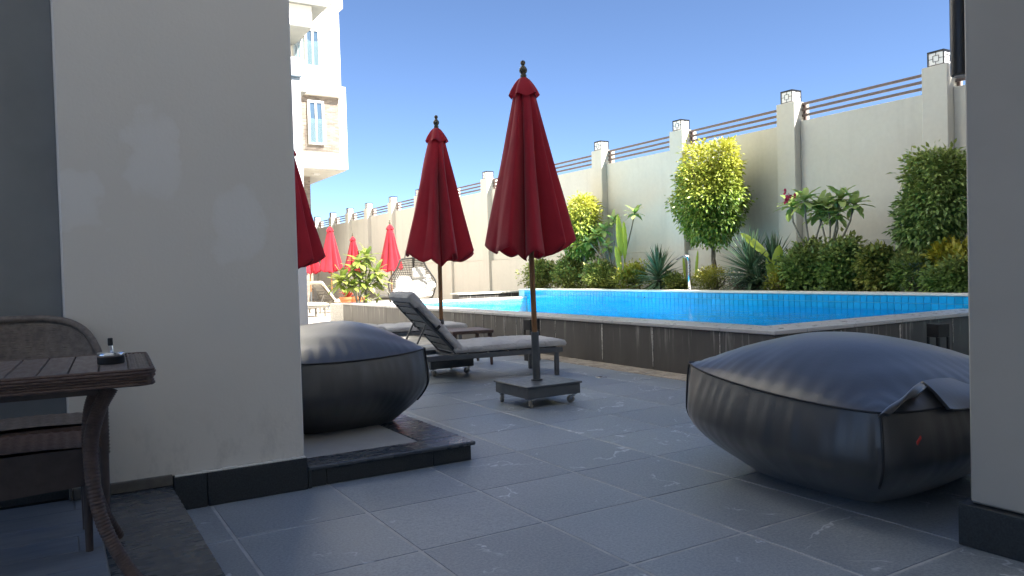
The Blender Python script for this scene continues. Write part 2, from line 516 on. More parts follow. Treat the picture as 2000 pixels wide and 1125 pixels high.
def leaf_mat(name, dark, light, top=None, zlo=.45, zhi=.8, rough=.42, trans=.22):
    m, t, b = new_mat(name)
    g = N(t, 'ShaderNodeNewGeometry')
    c = ramp(t, g.outputs['Random Per Island'], [(0, dark), (.55, [(a+q)/2 for a, q in zip(dark, light)]), (1, light)])
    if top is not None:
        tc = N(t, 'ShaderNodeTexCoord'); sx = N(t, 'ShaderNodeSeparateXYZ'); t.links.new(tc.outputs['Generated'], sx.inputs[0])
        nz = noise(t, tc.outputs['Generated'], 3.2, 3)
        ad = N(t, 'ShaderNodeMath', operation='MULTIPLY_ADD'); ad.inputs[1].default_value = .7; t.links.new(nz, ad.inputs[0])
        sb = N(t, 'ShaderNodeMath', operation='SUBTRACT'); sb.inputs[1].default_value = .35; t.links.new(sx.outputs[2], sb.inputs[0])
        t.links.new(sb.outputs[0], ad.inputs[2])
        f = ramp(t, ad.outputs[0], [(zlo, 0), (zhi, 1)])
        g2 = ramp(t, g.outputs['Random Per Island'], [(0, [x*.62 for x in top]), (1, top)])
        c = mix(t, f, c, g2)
    t.links.new(c, b.inputs['Base Color']); b.inputs['Roughness'].default_value = rough
    tl = N(t, 'ShaderNodeBsdfTranslucent')
    c2 = mix(t, .5, c, (.5, .6, .05), 'SCREEN') if False else c
    t.links.new(c2, tl.inputs['Color'])
    ms = N(t, 'ShaderNodeMixShader'); ms.inputs[0].default_value = trans
    o2 = [n for n in t.nodes if n.type == 'OUTPUT_MATERIAL'][0]
    t.links.new(b.outputs[0], ms.inputs[1]); t.links.new(tl.outputs[0], ms.inputs[2]); t.links.new(ms.outputs[0], o2.inputs['Surface'])
    return m
make_materials()
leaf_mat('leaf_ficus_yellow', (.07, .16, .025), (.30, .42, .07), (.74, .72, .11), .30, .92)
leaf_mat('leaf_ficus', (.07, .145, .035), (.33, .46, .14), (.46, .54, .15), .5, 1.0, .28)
leaf_mat('leaf_croton', (.08, .13, .03), (.40, .43, .10))
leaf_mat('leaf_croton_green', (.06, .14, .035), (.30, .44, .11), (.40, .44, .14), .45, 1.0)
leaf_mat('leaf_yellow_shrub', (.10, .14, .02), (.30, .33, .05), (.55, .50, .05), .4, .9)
leaf_mat('leaf_yucca', (.06, .115, .06), (.20, .30, .17), rough=.3)
leaf_mat('leaf_silver', (.12, .19, .15), (.24, .33, .27))
leaf_mat('leaf_frangipani', (.16, .29, .06), (.58, .68, .26), trans=.38, rough=.3)
leaf_mat('leaf_frangipani_pale', (.20, .27, .05), (.44, .48, .13), trans=.3)
leaf_mat('leaf_banana', (.22, .32, .02), (.38, .46, .05), trans=.38)
leaf_mat('petal_pink', (.45, .03, .12), (.65, .08, .2))
leaf_mat('leaf_red', (.25, .03, .02), (.45, .08, .05))
M = MATS
rng = np.random.default_rng(7)
random.seed(7)

# =================================================================== SETTING
g = MB(); g.add([(-1500, -1500, -.06), (1500, -1500, -.06), (1500, 1500, -.06), (-1500, 1500, -.06)], [(0, 1, 2, 3)])
tag(g.build('ground', M['far_ground']), 'sandy ground beyond the terrace and its walls', kind='structure')

# terrace: grout bed with one object for each tile
TS = .6
GX, GY = 0.6456, 4.0298
TX0, TX1 = .475, 5.285
bed = MB(); bed.box(TX0, -4, -.05, TX1, 10.93, -.0025)
terrace = tag(bed.build('terrace_floor', M['grout']), 'dark grey stone tiled terrace floor between the hotel and the pool', kind='structure')
tile_me = MB().cbox(-.2955, -.2955, -.012, .2955, .2955, 0, .005).mesh('tile'); tile_me.materials.append(M['terrace_tile'])
def tile_at(x0, y0, x1, y1, par, me=None, z=0, mat='terrace_tile'):
    if me is None:
        w, h = (x1-x0)/2-.0045, (y1-y0)/2-.0045
        me = MB().cbox(-w, -h, -.012, w, h, 0, .005).mesh('tile'); me.materials.append(M[mat])
    o = bpy.data.objects.new('tile', me); COL.objects.link(o)
    o.parent = par; o.location = ((x0+x1)/2, (y0+y1)/2, z)
    return o
ntile = 0
for j in range(-4, 14):
    y0 = GY - TS*5 + TS*j; y1 = y0+TS
    if y1 > 10.95: continue
    for i in range(-1, 8):
        x0 = GX+TS*i; x1 = x0+TS
        cx0, cx1 = max(x0, TX0), min(x1, TX1)
        if cx1-cx0 < .03: continue
        if y0 > 4.2 and x1 < 2.0: continue      # under the step platform
        full = (cx1-cx0) > .59
        tile_at(cx0, y0, cx1, y1, terrace, tile_me if full else None); ntile += 1

# narrow strip of clay pavers along the pool wall
strip = MB(); strip.box(TX1+.002, 3.0, -.05, 5.60, 17.5, -.006)
strip = tag(strip.build('paver_strip', M['grout_pale']), 'narrow strip of small sandy pavers along the foot of the pool wall', kind='structure')
pv = MB().cbox(-.048, -.0475, -.01, .048, .0475, .006, .005).mesh('paver'); pv.materials.append(M['paver'])
for k in range(66):
    for r in range(3):
        o = bpy.data.objects.new('paver', pv); COL.objects.link(o); o.parent = strip
        o.location = (TX1+.055+.103*r, 4.45+.1*k+(.05 if r % 2 else 0), random.uniform(-.001, .002)); o.rotation_euler = (0, 0, random.uniform(-.04, .04))
# pale paving: right of the pool corner and the far sun court
pal = MB(); pal.box(5.602, -4, -.05, 14, 4.69, -.001)
tag(pal.build('side_paving', M['sandy_paving']), 'pale sandy paving at the end of the pool behind the bollard light', kind='structure')
court = MB(); court.box(-12, 10.945, -.05, 5.28, 16.6, .0); court.box(-12, 16.604, -.05, 30, 60, .0)
court = tag(court.build('court_paving', M['grout_pale']), 'pale sunlit paving of the far pool court', kind='structure')
cp = MB().cbox(-.448, -.448, -.02, .448, .448, .006, .006).mesh('paving_slab'); cp.materials.append(M['sandy_paving'])
for a in range(11):
    for c in range(22):
        x = 2.2+.9*a; y = 11.4+.9*c
        if 5.2 < x+.45 and y-.45 < 16.7: continue
        if x > 10.5: continue
        o = bpy.data.objects.new('paving_slab', cp); COL.objects.link(o); o.parent = court
        o.location = (x-.1, y, .002)

# =================================================================== HOTEL AROUND THE CAMERA
hotel = tag(empty('hotel_building', (0, 4.02, 0)), 'grey plastered hotel building with dark granite skirting framing the passage', 'building')
HO = np.array([0, 4.02, 0])
def hpart(name, mat, *boxes, b=None):
    m = MB()
    for q in boxes:
        q = (q[0], q[1]-4.02, q[2], q[3], q[4]-4.02, q[5])
        if b: m.cbox(*q, b)
        else: m.box(*q)
    return m.build(name, M[mat], hotel)
# left wall block with slightly uneven outer edge
hpart('wall', 'grey_plaster', (.046, 4.022, .17, 1.120, 4.95, 3.6), b=.008)
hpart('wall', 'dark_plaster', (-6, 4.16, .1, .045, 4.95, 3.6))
hpart('wall', 'shaded_pier_plaster', (3.045, -3.0, .17, 13.6, 1.622, 3.6), b=.008)
hpart('rear_storeys', 'white_plaster', (-14, -14, 0, 16.8, -4.0, 18.2))
hpart('rear_storeys', 'white_plaster', (-14, -13.9, 18.205, 14.5, -4.02, 24.0))
hpart('sky_blocker_slab', 'blocker_plaster', (1.3, -3.99, 3.62, 3.9, 1.5, 3.85))  # unseen slab added overhead to keep skylight off the pier
hpart('bounce_wing', 'white_plaster', (-9, 5.0, 0, .9, 13.6, 16))  # wing masses out of view, added to bounce sunlight into the shaded terrace
hpart('bounce_wing', 'white_plaster', (-9, 13.61, 0, 3.42, 29.0, 16.02))
# skirting: black granite along the passage, brown on the raised floor
for (x0, x1) in ((.478, .628), (.631, 1.128)):
    hpart('skirting', 'skirting_granite', (x0, 4.000, 0.001, x1, 4.30, .168), b=.003)
hpart('skirting', 'skirting_granite', (1.131, 4.004, 0.001, 1.150, 4.028, .10), b=.003)
hpart('skirting', 'skirting_brown', (.055, 4.006, .131, .474, 4.20, .182), b=.003)
hpart('skirting', 'skirting_brown', (.040, 4.002, .131, .052, 4.24, .205), b=.003)
hpart('skirting', 'skirting_granite', (-3, 4.06, .131, .043, 4.155, .26), b=.004)
for (y0, y1) in ((1.40, 1.655), (1.05, 1.397), (.4, 1.047), (-.4, .397)):
    hpart('skirting', 'skirting_granite', (3.018, y0, .001, 3.6, y1, .166), b=.003)
# plaster bead sitting on top of the skirting
m = MB()
for k in range(26):
    x = .485+.0245*k
    m.cbox(x, -.017, .168, x+.024, .02, .171+random.uniform(.002, .008), .001)
m.build('plaster_bead', M['white_plaster'], hotel)

# raised seating floor on the left with slate edge slab and plank tiles
pf = MB(); pf.box(-3.45, -4.4, .001, .466, 4.055, .122)
raised = tag(pf.build('raised_floor', M['grout']), 'raised dark seating floor under the wicker table', kind='structure')
for k in range(9):
    y1 = 4.055-.95*k; y0 = y1-.947
    o = MB().cbox(.142, y0, .105, .470, y1, .128, .003).build('edge_slab', M['slate_slab'], raised)
pw, pl = .196, .9
for k in range(14):
    y1 = 4.05-.2*k
    off = (.02, -.33, -.62)[k % 3]
    for q in range(3):
        x1 = .138 if q == 0 else .138+off-pl*(q-1)-.1
        x0 = .138+off-pl*q-.1
        if x1-x0 < .05: continue
        MB().cbox(x0+.002, y1-.198, .105, x1-.002, y1, .128, .002).build('plank_tile', M['plank_tile'], raised)

# step platform beneath the left bean bag
st = MB(); st.box(1.16, 4.052, .001, 2.095, 6.4, .085)
step = tag(st.build('step_platform', M['skirting_granite']), 'low stone step platform beside the plastered wall', kind='structure')
for (x0, x1) in ((1.153, 1.236), (1.240, 1.868), (1.872, 2.118)):
    MB().cbox(x0, 4.030, .001, x1, 4.05, .087, .002).build('riser_tile', M['skirting_granite'], step)
for k in range(4):
    MB().cbox(2.098, 4.054+.6*k, .001, 2.118, 4.65+.6*k, .087, .002).build('riser_tile', M['skirting_granite'], step)
MB().cbox(1.135, 4.015, .089, 2.145, 4.225, .113, .006).build('nosing_slab', M['slate_slab'], step)
MB().cbox(1.868, 4.229, .089, 2.145, 6.41, .113, .006).build('nosing_slab', M['slate_slab'], step)
MB().cbox(1.125, 4.229, .089, 1.864, 6.41, .111, .003).build('floor_slab', M['inner_floor'], step)

# black cylinder wall light on the far face of the right-hand wall
wlp = ony(1879, 148, 1.73)
wl = tag(empty('wall_light', (wlp[0], 1.73, wlp[2])), 'black cylinder wall light high on the plastered pier beside the bean bag', 'wall light')
MB().lathe([(.030, 0), (.040, .003), (.042, .012), (.042, .36), (.040, .372), (.02, .375)], 24).build('cylinder_shade', M['black_metal'], wl, 'auto')
MB().cbox(-.03, -.110, .13, .03, -.035, .25, .004).build('bracket', M['black_metal'], wl)
MB().lathe([(.028, -.004), (.029, -.001), (.028, .0005)], 20).build('lens', M['bollard_pane'], wl)

# =================================================================== SWIMMING POOL
PX0, PX1, PY0, PY1, PZ = 5.60, 9.50, 4.69, 15.40, .515
pool = tag(empty('swimming_pool', (7.5, 10, 0)), 'raised rectangular swimming pool lined with blue tiles and clad in dark stone', 'pool')
PO = (7.5, 10, 0)
def ppart(name, mat, x0, y0, z0, x1, y1, z1, b=None, kind=None, par=None):
    m = MB()
    q = (x0-PO[0], y0-PO[1], z0, x1-PO[0], y1-PO[1], z1)
    m.cbox(*q, b) if b else m.box(*q)
    return m.build(name, M[mat], par or pool, kind=kind)
IX0, IY0, IY1 = 6.02, 5.14, 15.05
# structural shell (joint colour shows between the cladding slabs)
ppart('shell_wall', 'mineral_crust', PX0+.014, PY0+.014, -.03, IX0-.012, 17.6, PZ-.04)
ppart('shell_wall', 'mineral_crust', IX0-.011, PY0+.0145, -.03, 13.0, IY0-.012, PZ-.041)
ppart('shell_wall', 'grout', IX0-.011, IY1+.012, -1.3, 9.8, 15.40, PZ-.042)
ppart('shell_wall', 'grout', IX0-.2, IY0-.2, -1.3, IX0-.013, 15.3, -.031)
# cladding slabs on the terrace side
ye = [4.69, 5.35, 6.33, 7.22, 8.20, 9.17, 10.15, 11.12, 12.1, 13.08, 14.05, 15.03, 16.0, 16.62]
for a, c in zip(ye[:-1], ye[1:]):
    ppart('cladding_slab', 'pool_cladding', PX0, a+.004, 0.001, PX0+.0125, c-.004, PZ-.042, .002)
xe = [5.613, 6.55, 7.52, 8.50, 9.47, 10.45, 11.4, 12.4, 13.0]
for a, c in zip(xe[:-1], xe[1:]):
    ppart('cladding_slab', 'pool_cladding', a+.004, PY0, 0.001, c-.004, PY0+.0125, PZ-.042, .002)
# lime crust that has run down out of the joints
def crust(pts):
    m = MB()
    for (x, y, axis, z0, w) in pts:
        n = 14; L = []; Rr = []
        for k in range(n+1):
            t = k/n; z = PZ-.05-(PZ-.05-z0)*t
            ww = w*(1-t*.6)*random.uniform(.5, 1.15)*(.25 if k == n else 1)
            off = random.uniform(-.002, .002)
            if axis == 'y': L.append((x-.003, y-ww+off, z)); Rr.append((x-.003, y+ww+off, z))
            else: L.append((x-ww+off, y-.003, z)); Rr.append((x+ww+off, y-.003, z))
        P = [[(p[0]-PO[0], p[1]-PO[1], p[2]) for p in q] for q in (L, [(((a[0]+c[0])/2-(.004 if axis == 'y' else 0)), ((a[1]+c[1])/2-(.004 if axis == 'x' else 0)), a[2]) for a, c in zip(L, Rr)], Rr)]
        m.grid(P)
    m.build('lime_crust', M['mineral_crust'], pool, kind='stuff')
crust([(PX0, y, 'y', z0, w) for y, z0, w in ((5.35, .15, .011), (6.33, .03, .016), (7.22, .04, .018), (8.20, .2, .010), (9.17, .05, .012), (9.05, .25, .008), (9.5, .12, .010), (8.55, .3, .008), (10.15, .1, .013), (10.4, .2, .01), (9.75, .3, .008), (11.12, .15, .012))]
      + [(x, PY0, 'x', z0, w) for x, z0, w in ((7.52, .05, .016), (6.55, .3, .008), (8.50, .2, .008))])
# coping slabs: terrace side, right end, far end
def coping_row(n, x0, y0, x1, y1, along, mat='coping_stone', z0=PZ-.036, z1=PZ):
    for k in range(n):
        a, c = k/n, (k+1)/n
        if along == 'y': q = (x0, y0+(y1-y0)*a+.0012, x1, y0+(y1-y0)*c-.0012)
        else: q = (x0+(x1-x0)*a+.0012, y0, x0+(x1-x0)*c-.0012, y1)
        ppart('coping_slab', mat, q[0], q[1], z0, q[2], q[3], z1+random.uniform(-.001, .001), .004)
coping_row(18, PX0-.028, PY0-.028, IX0, 16.62, 'y')
coping_row(10, IX0+.002, PY0-.028, 13.0, IY0, 'x')
coping_row(6, IX0+.002, IY1, 9.495, 15.42, 'x', 'white_coping')
# raised back wall between pool and planting bed
ppart('back_wall', 'pool_grout', PX1+.009, 2.6, -1.3, 9.76, 15.42, .664)
for k in range(22):
    y0 = 2.6+.583*k
    ppart('back_wall_cap', 'white_coping', PX1-.012, y0+.001, .666, 9.79, y0+.582, .70+random.uniform(-.001, .001), .004)
# blue tiles of the back wall: the rows above the water one by one, the rest as one sheet of tiles
tw = .0986
tm = MB().cbox(-.001, -.047, -.0455, .009, .047, .0455, .003).mesh('wall_tile'); tm.materials.append(M['pool_tile'])
for r in range(2):
    for k in range(-14, 102):
        o = bpy.data.objects.new('wall_tile', tm); COL.objects.link(o); o.parent = pool
        o.location = (PX1-PO[0], 5.16+tw*k-PO[1], .612-.0955*r)
def tile_sheet(name, mat, org, du, dv, nu, nv, s, nrm, gap=.0045):
    m = MB(); du = np.array(du, float); dv = np.array(dv, float); nrm = np.array(nrm, float)
    h = s/2-gap/2
    for a in range(nu):
        for c in range(nv):
            p = np.array(org, float)-np.array(PO)+du*s*(a+.5)+dv*s*(c+.5)
            t = [p+du*i*h+dv*j*h+nrm*.003 for (i, j) in ((-1, -1), (1, -1), (1, 1), (-1, 1))]
            e = [p+du*i*(h+.001)+dv*j*(h+.001) for (i, j) in ((-1, -1), (1, -1), (1, 1), (-1, 1))]
            m.add(t+e, [(0, 1, 2, 3), (0, 4, 5, 1), (1, 5, 6, 2), (2, 6, 7, 3), (3, 7, 4, 0)])
    return m.build(name, M[mat], pool, kind='stuff')
ZB = .12
tile_sheet('submerged_wall_tiles', 'pool_tile', (PX1+.006, 5.11, .469), (0, 1, 0), (0, 0, -1), 100, 5, tw, (-1, 0, 0))
tile_sheet('end_wall_tiles', 'pool_floor_tile', (IX0, IY1+.009, PZ-.04), (1, 0, 0), (0, 0, -1), 35, 5, tw, (0, -1, 0))
ppart('basin_floor', 'pool_grout', IX0-.1, IY0-.1, ZB-.2, PX1+.1, IY1+.1, ZB)
tile_sheet('floor_tiles', 'pool_floor_tile', (IX0, IY0, ZB+.003), (0, 1, 0), (1, 0, 0), 40, 14, .248, (0, 0, 1))
ppart('basin_side', 'pool_floor_tile', IX0-.012, IY0-.1, ZB, IX0-.001, IY1+.1, PZ-.037)
ppart('basin_side', 'pool_floor_tile', IX0, IY0-.011, ZB, PX1, IY0-.001, PZ-.038)
# water
NW = 90
wx = np.linspace(IX0, PX1+.004, NW//2); wy = np.linspace(IY0, IY1+.004, NW)
X, Y = np.meshgrid(wx, wy, indexing='ij')
Z = .482 + .0016*np.sin(X*3.1+Y*1.3)+.0014*np.sin(X*-2.2+Y*4.1+1)
w = MB(); w.grid(np.stack([X, Y, Z], -1))
tag(w.build('water', M['pool_water'], smooth=True), 'rippled clear blue water filling the swimming pool', kind='structure')

# planting bed behind the pool and planter at its far end
bed = MB()
gx = np.linspace(9.762, 11.16, 10); gy = np.linspace(2.6, 15.4, 60)
X, Y = np.meshgrid(gx, gy, indexing='ij')
bed.grid(np.stack([X, Y, .635+.035*np.sin(X*9+Y*3)*np.sin(Y*7.1)+rng.uniform(-.012, .012, X.shape)], -1))
tag(bed.build('planting_bed', M['soil'], smooth=True), 'dark soil of the planting bed behind the pool', kind='structure')
pe = MB(); pe.box(9.77, 15.404, -.03, 11.14, 15.46, .66)
tag(pe.build('bed_end_wall', M['white_plaster']), 'short end wall closing the planting bed', 'wall')
# low bench wall behind the far end of the pool
bw = tag(empty('bench_wall', (9.6, 16.3, 0)), 'low stone bench wall with pale top behind the far end of the pool', 'wall')
for k in range(4): MB().cbox(-1.32+.66*k+.003, -.15, .0, -1.32+.66*(k+1)-.003, .2, .585, .003).build('cladding_slab', M['pool_cladding'], bw)
for k in range(3): MB().cbox(-1.36+.9*k+.001, -.19, .587, -1.36+.9*(k+1)-.001, .24, .625, .004).build('cap_slab', M['white_coping'], bw)
# planter soil at the end of the pool
s2 = MB()
X, Y = np.meshgrid(np.linspace(IX0, 8.0, 10), np.linspace(15.43, 16.60, 10), indexing='ij')
s2.grid(np.stack([X, Y, .46+rng.uniform(-.02, .02, X.shape)], -1))
tag(s2.build('planter_soil', M['soil'], smooth=True), 'dark soil in the planter at the far end of the pool', kind='structure')
pb = tag(empty('end_planter', (7, 16.4, 0)), 'stone clad planter box joined to the far end of the pool', 'planter')
MB().cbox(-.98, .202, 0, 1.04, .235, .475, .003).build('back_slab', M['pool_cladding'], pb)
MB().cbox(-.98, .18, .477, 1.04, .40, .51, .004).build('cap_slab', M['coping_stone'], pb)
MB().cbox(1.01, -1.0, 0, 1.04, .2, .475, .003).build('side_slab', M['pool_cladding'], pb)

# =================================================================== BOUNDARY WALL
bwall = tag(empty('boundary_wall', (11.3, 20, 0)), 'tall cream boundary wall with pillars and brown rails behind the pool planting', 'wall')
BO = (11.3, 20, 0)
WF = 11.15                    # front plane of the recessed panels
def bpart(name, mat, x0, y0, z0, x1, y1, z1, b=None):
    m = MB(); q = (x0-BO[0], y0-BO[1], z0, x1-BO[0], y1-BO[1], z1)
    m.cbox(*q, b) if b else m.box(*q)
    return m.build(name, M[mat], bwall, smooth=False)
pys = [3.6, 6.28, 8.89, 11.60, 14.24, 17.0, 19.66, 22.1, 24.5, 26.95, 29.5, 31.8, 34.1, 36.5, 39.0, 41.5]
def wtop(y): return 3.575-.0045*(y-6)
for a, c in zip(pys[:-1], pys[1:]):
    zt = wtop((a+c)/2)
    bpart('panel', 'cream_plaster', WF, a+.19, 1.45, 11.36, c-.19, zt, .008)
    bpart('dado', 'cream_plaster', WF-.07, a+.19, 0, 11.361, c-.19, 1.448, .006)
for y in pys:
    zt = wtop(y)+.34
    bpart('pillar', 'cream_plaster', 11.0, y-.188, 0, 11.40, y+.188, zt, .008)
for a, c in zip(pys[:-1], pys[1:]):
    zt = wtop((a+c)/2)
    for k, z in enumerate((.075, .175, .275)):
        bpart('rail', 'rail_brown', 11.20, a+.189, zt+z, 11.235, c-.189, zt+z+.042, .003)
    for y in (a+.215, c-.215):
        bpart('rail_post', 'rail_brown', 11.236, y-.022, zt+.002, 11.275, y+.022, zt+.32, .003)

# lanterns on the pillars
def make_lantern():
    r = empty('pillar_lantern')
    tag(r, 'white glass lantern with black lattice frame on a boundary wall pillar', 'lantern', 'lanterns along the boundary wall')
    s, h = .115, .21
    m = MB()
    for sx in (-1, 1):
        for sy in (-1, 1):
            m.box(sx*s-.007, sy*s-.007, .012, sx*s+.007, sy*s+.007, h)
    for z in (.012, h-.012):
        m.obox((-s, -s, z), (s, -s, z), .012, .012); m.obox((-s, s, z), (s, s, z), .012, .012)
        m.obox((-s, -s, z), (-s, s, z), .012, .012); m.obox((s, -s, z), (s, s, z), .012, .012)
    m.build('frame', M['black_metal'], r)
    MB().cbox(-s-.010, -s-.010, h, s+.010, s+.010, h+.007, .002).build('cap', M['black_metal'], r)
    MB().cbox(-s*.8, -s*.8, 0, s*.8, s*.8, .012, .003).build('foot', M['black_metal'], r)
    for q in range(4):
        rz = q*math.pi/2
        m = MB(); m.box(-s+.008, -s+.004, .02, s-.008, -s+.008, h-.02)
        m.build('pane', M['lantern_glass'], r, rot=(0, 0, rz))
        l = MB(); zc = h/2; a = .042
        for (p0, p1) in (((-a, zc-a), (a, zc-a)), ((a, zc-a), (a, zc+a)), ((a, zc+a), (-a, zc+a)), ((-a, zc+a), (-a, zc-a)), ((0, .02), (0, zc-a)), ((0, zc+a), (0, h-.02)), ((-s, zc), (-a, zc)), ((a, zc), (s, zc))):
            l.obox((p0[0], -s, p0[1]), (p1[0], -s, p1[1]), .0055, .0055, up=(0, 1, 0))
        l.build('lattice', M['black_metal'], r, rot=(0, 0, rz))
    return r
lan = make_lantern()
for i, y in enumerate(pys[1:14]):
    o = lan if i == 0 else copy_tree(lan)
    o.location = (11.16, y, wtop(y)+.341)

# =================================================================== FAR APARTMENT BLOCK
FY = 30.0
apt = tag(empty('apartment_block', (8, FY, 0)), 'white apartment block with overhanging upper floors and stone clad window bay', 'building')
def apart(name, mat, x0, y0, z0, x1, y1, z1, b=None, par=None):
    m = MB(); q = (x0-8, y0-FY, z0, x1-8, y1-FY, z1)
    m.cbox(*q, b) if b else m.box(*q)
    return m.build(name, M[mat], par or apt)
q1 = ony(680, 331, FY)       # lower right corner of the overhang
xr = q1[0]
apart('ground_floor_wall', 'stone_cladding', -6, FY+2.2, 0, ony(608, 420, FY+2.2)[0], FY+9, q1[2]+.1)
apart('lower_storey', 'white_plaster', 3.0, FY, q1[2], xr, FY+10, 8.75)
apart('middle_storey', 'white_plaster', 3.0, FY+.01, 8.752, ony(666, 165, FY)[0], FY+10, 11.85)
apart('upper_storey', 'white_plaster', 3.0, FY-.15, 11.853, ony(668, 50, FY)[0], FY+10, 16.5)
apart('soffit', 'cream_plaster', 3.1, FY+.05, q1[2]-.06, xr-.08, FY+9.9, q1[2]-.002)
sp = apart('soffit_light', 'frame_white', xr-1.1, FY+1.0, q1[2]-.13, xr-.85, FY+1.25, q1[2]-.061)
# stone clad bay on the lower storey
a0 = ony(594, 165, FY); a1 = ony(660, 192, FY); ab = ony(660, 297, FY)
apart('cladding_panel', 'stone_cladding', a0[0]-1.0, FY-.05, ab[2], a1[0], FY-.004, a1[2])
apart('window_hood', 'white_plaster', a0[0]-1.0, FY-.30, a1[2]+.002, a1[0]+.08, FY-.003, a1[2]+.12, .01)
def window(px0, px1, py0, py1, y=FY-.052):
    p = ony(px0, py0, y); q = ony(px1, py0, y); z0 = ony((px0+px1)/2, py1, y)[2]; z1 = p[2]-.05
    x0, x1 = p[0], q[0]
    f = MB()
    for (a, c, d, e) in ((x0, z0, x0+.09, z1), (x1-.09, z0, x1, z1), (x0+.09, z1-.09, x1-.09, z1), (x0+.09, z0, x1-.09, z0+.09), ((x0+x1)/2-.04, z0+.09, (x0+x1)/2+.04, z1-.09)):
        f.cbox(a-8, y-FY-.09, c, d-8, y-FY-.002, e, .01)
    fr = f.build('window', M['frame_white'], apt)
    for (a, c) in ((x0+.09, (x0+x1)/2-.04), ((x0+x1)/2+.04, x1-.09)):
        apart('pane', 'window_glass', a, y-.045, z0+.09, c, y-.04, z1-.09, par=fr)
    apart('glass_rail', 'rail_glass', x0-.02, y-.2, z0, x1+.05, y-.18, z0+1.0, par=fr)
window(599, 631, 193, 283)
window(593, 623, 52, 132, FY-.01)
window(571, 588, 80, 126, FY-.01)
window(641, 652, -60, 8, FY-.16)
# balconies
def balcony(px_r, py_b, y0, y1, h):
    p = ony(px_r, py_b, y0)
    b = apart('balcony', 'white_plaster', p[0]-4, y0, p[2], p[0], y1-.003, p[2]+h, .02)
    apart('soffit_shade', 'soffit_shade', p[0]-3.99, y0+.01, p[2]-.03, p[0]-.01, y1-.004, p[2]-.001)  # thin dark sheet standing in for the shade below the balcony
balcony(610, 53, FY-2.4, FY, 1.05)
balcony(601, 178, FY-2.4, FY, 1.1)
balcony(640, 12, FY-2.6, FY-.15, .5)
# white column of the hotel's side wing
cw = tag(empty('wing_column', (3.65, 13.5, 0)), 'plain pale column of the hotel wing behind the left umbrella', 'column')
cq = ony(595, 400, 13.4)
MB().cbox(cq[0]-.34-3.65, -.1, 0, cq[0]-3.65, .25, 4.62, .012).build('shaft', M['column_paint'], cw)
MB().cbox(cq[0]-3.0-3.65, -.16, 4.622, cq[0]+.02-3.65, .9, 4.95, .012).build('beam', M['column_paint'], cw)
MB().cbox(cq[0]-.36-3.65, -.12, .0005, cq[0]+.02-3.65, .27, .1, .006).build('plinth', M['column_paint'], cw)

# =================================================================== UMBRELLAS
def caster(par, x, y, zt, ang, r=.032):
    """swivel caster: plate, fork, wheel; zt = underside of the thing it carries"""
    c = MB()
    c.cbox(-.03, -.03, zt-.006, .03, .03, zt-.0005, .002)
    c.tube([(0, 0, zt-.006), (0, 0, zt-.018)], .012, 8)
    for s in (-1, 1):
        c.add([(-.012, s*.019, zt-.016), (.02, s*.019, zt-.016), (.034, s*.019, r-.006), (.02, s*.019, r-.006),
               (-.012, s*.022, zt-.016), (.02, s*.022, zt-.016), (.034, s*.022, r-.006), (.02, s*.022, r-.006)],
              [(0, 1, 2, 3), (7, 6, 5, 4), (0, 4, 5, 1), (1, 5, 6, 2), (2, 6, 7, 3), (3, 7, 4, 0)])
    c.box(-.012, -.022, zt-.019, .02, .022, zt-.0155)
    o = c.build('caster', M['steel'], par, loc=(x, y, 0), rot=(0, 0, ang))
    w = MB(); n = 18
    w.tube([(.027, -.015, r), (.027, -.012, r), (.027, .012, r), (.027, .015, r)], [r*.8, r, r, r*.8], n)
    w.build('wheel', M['rubber_wheel'], o, 'auto')
    return o

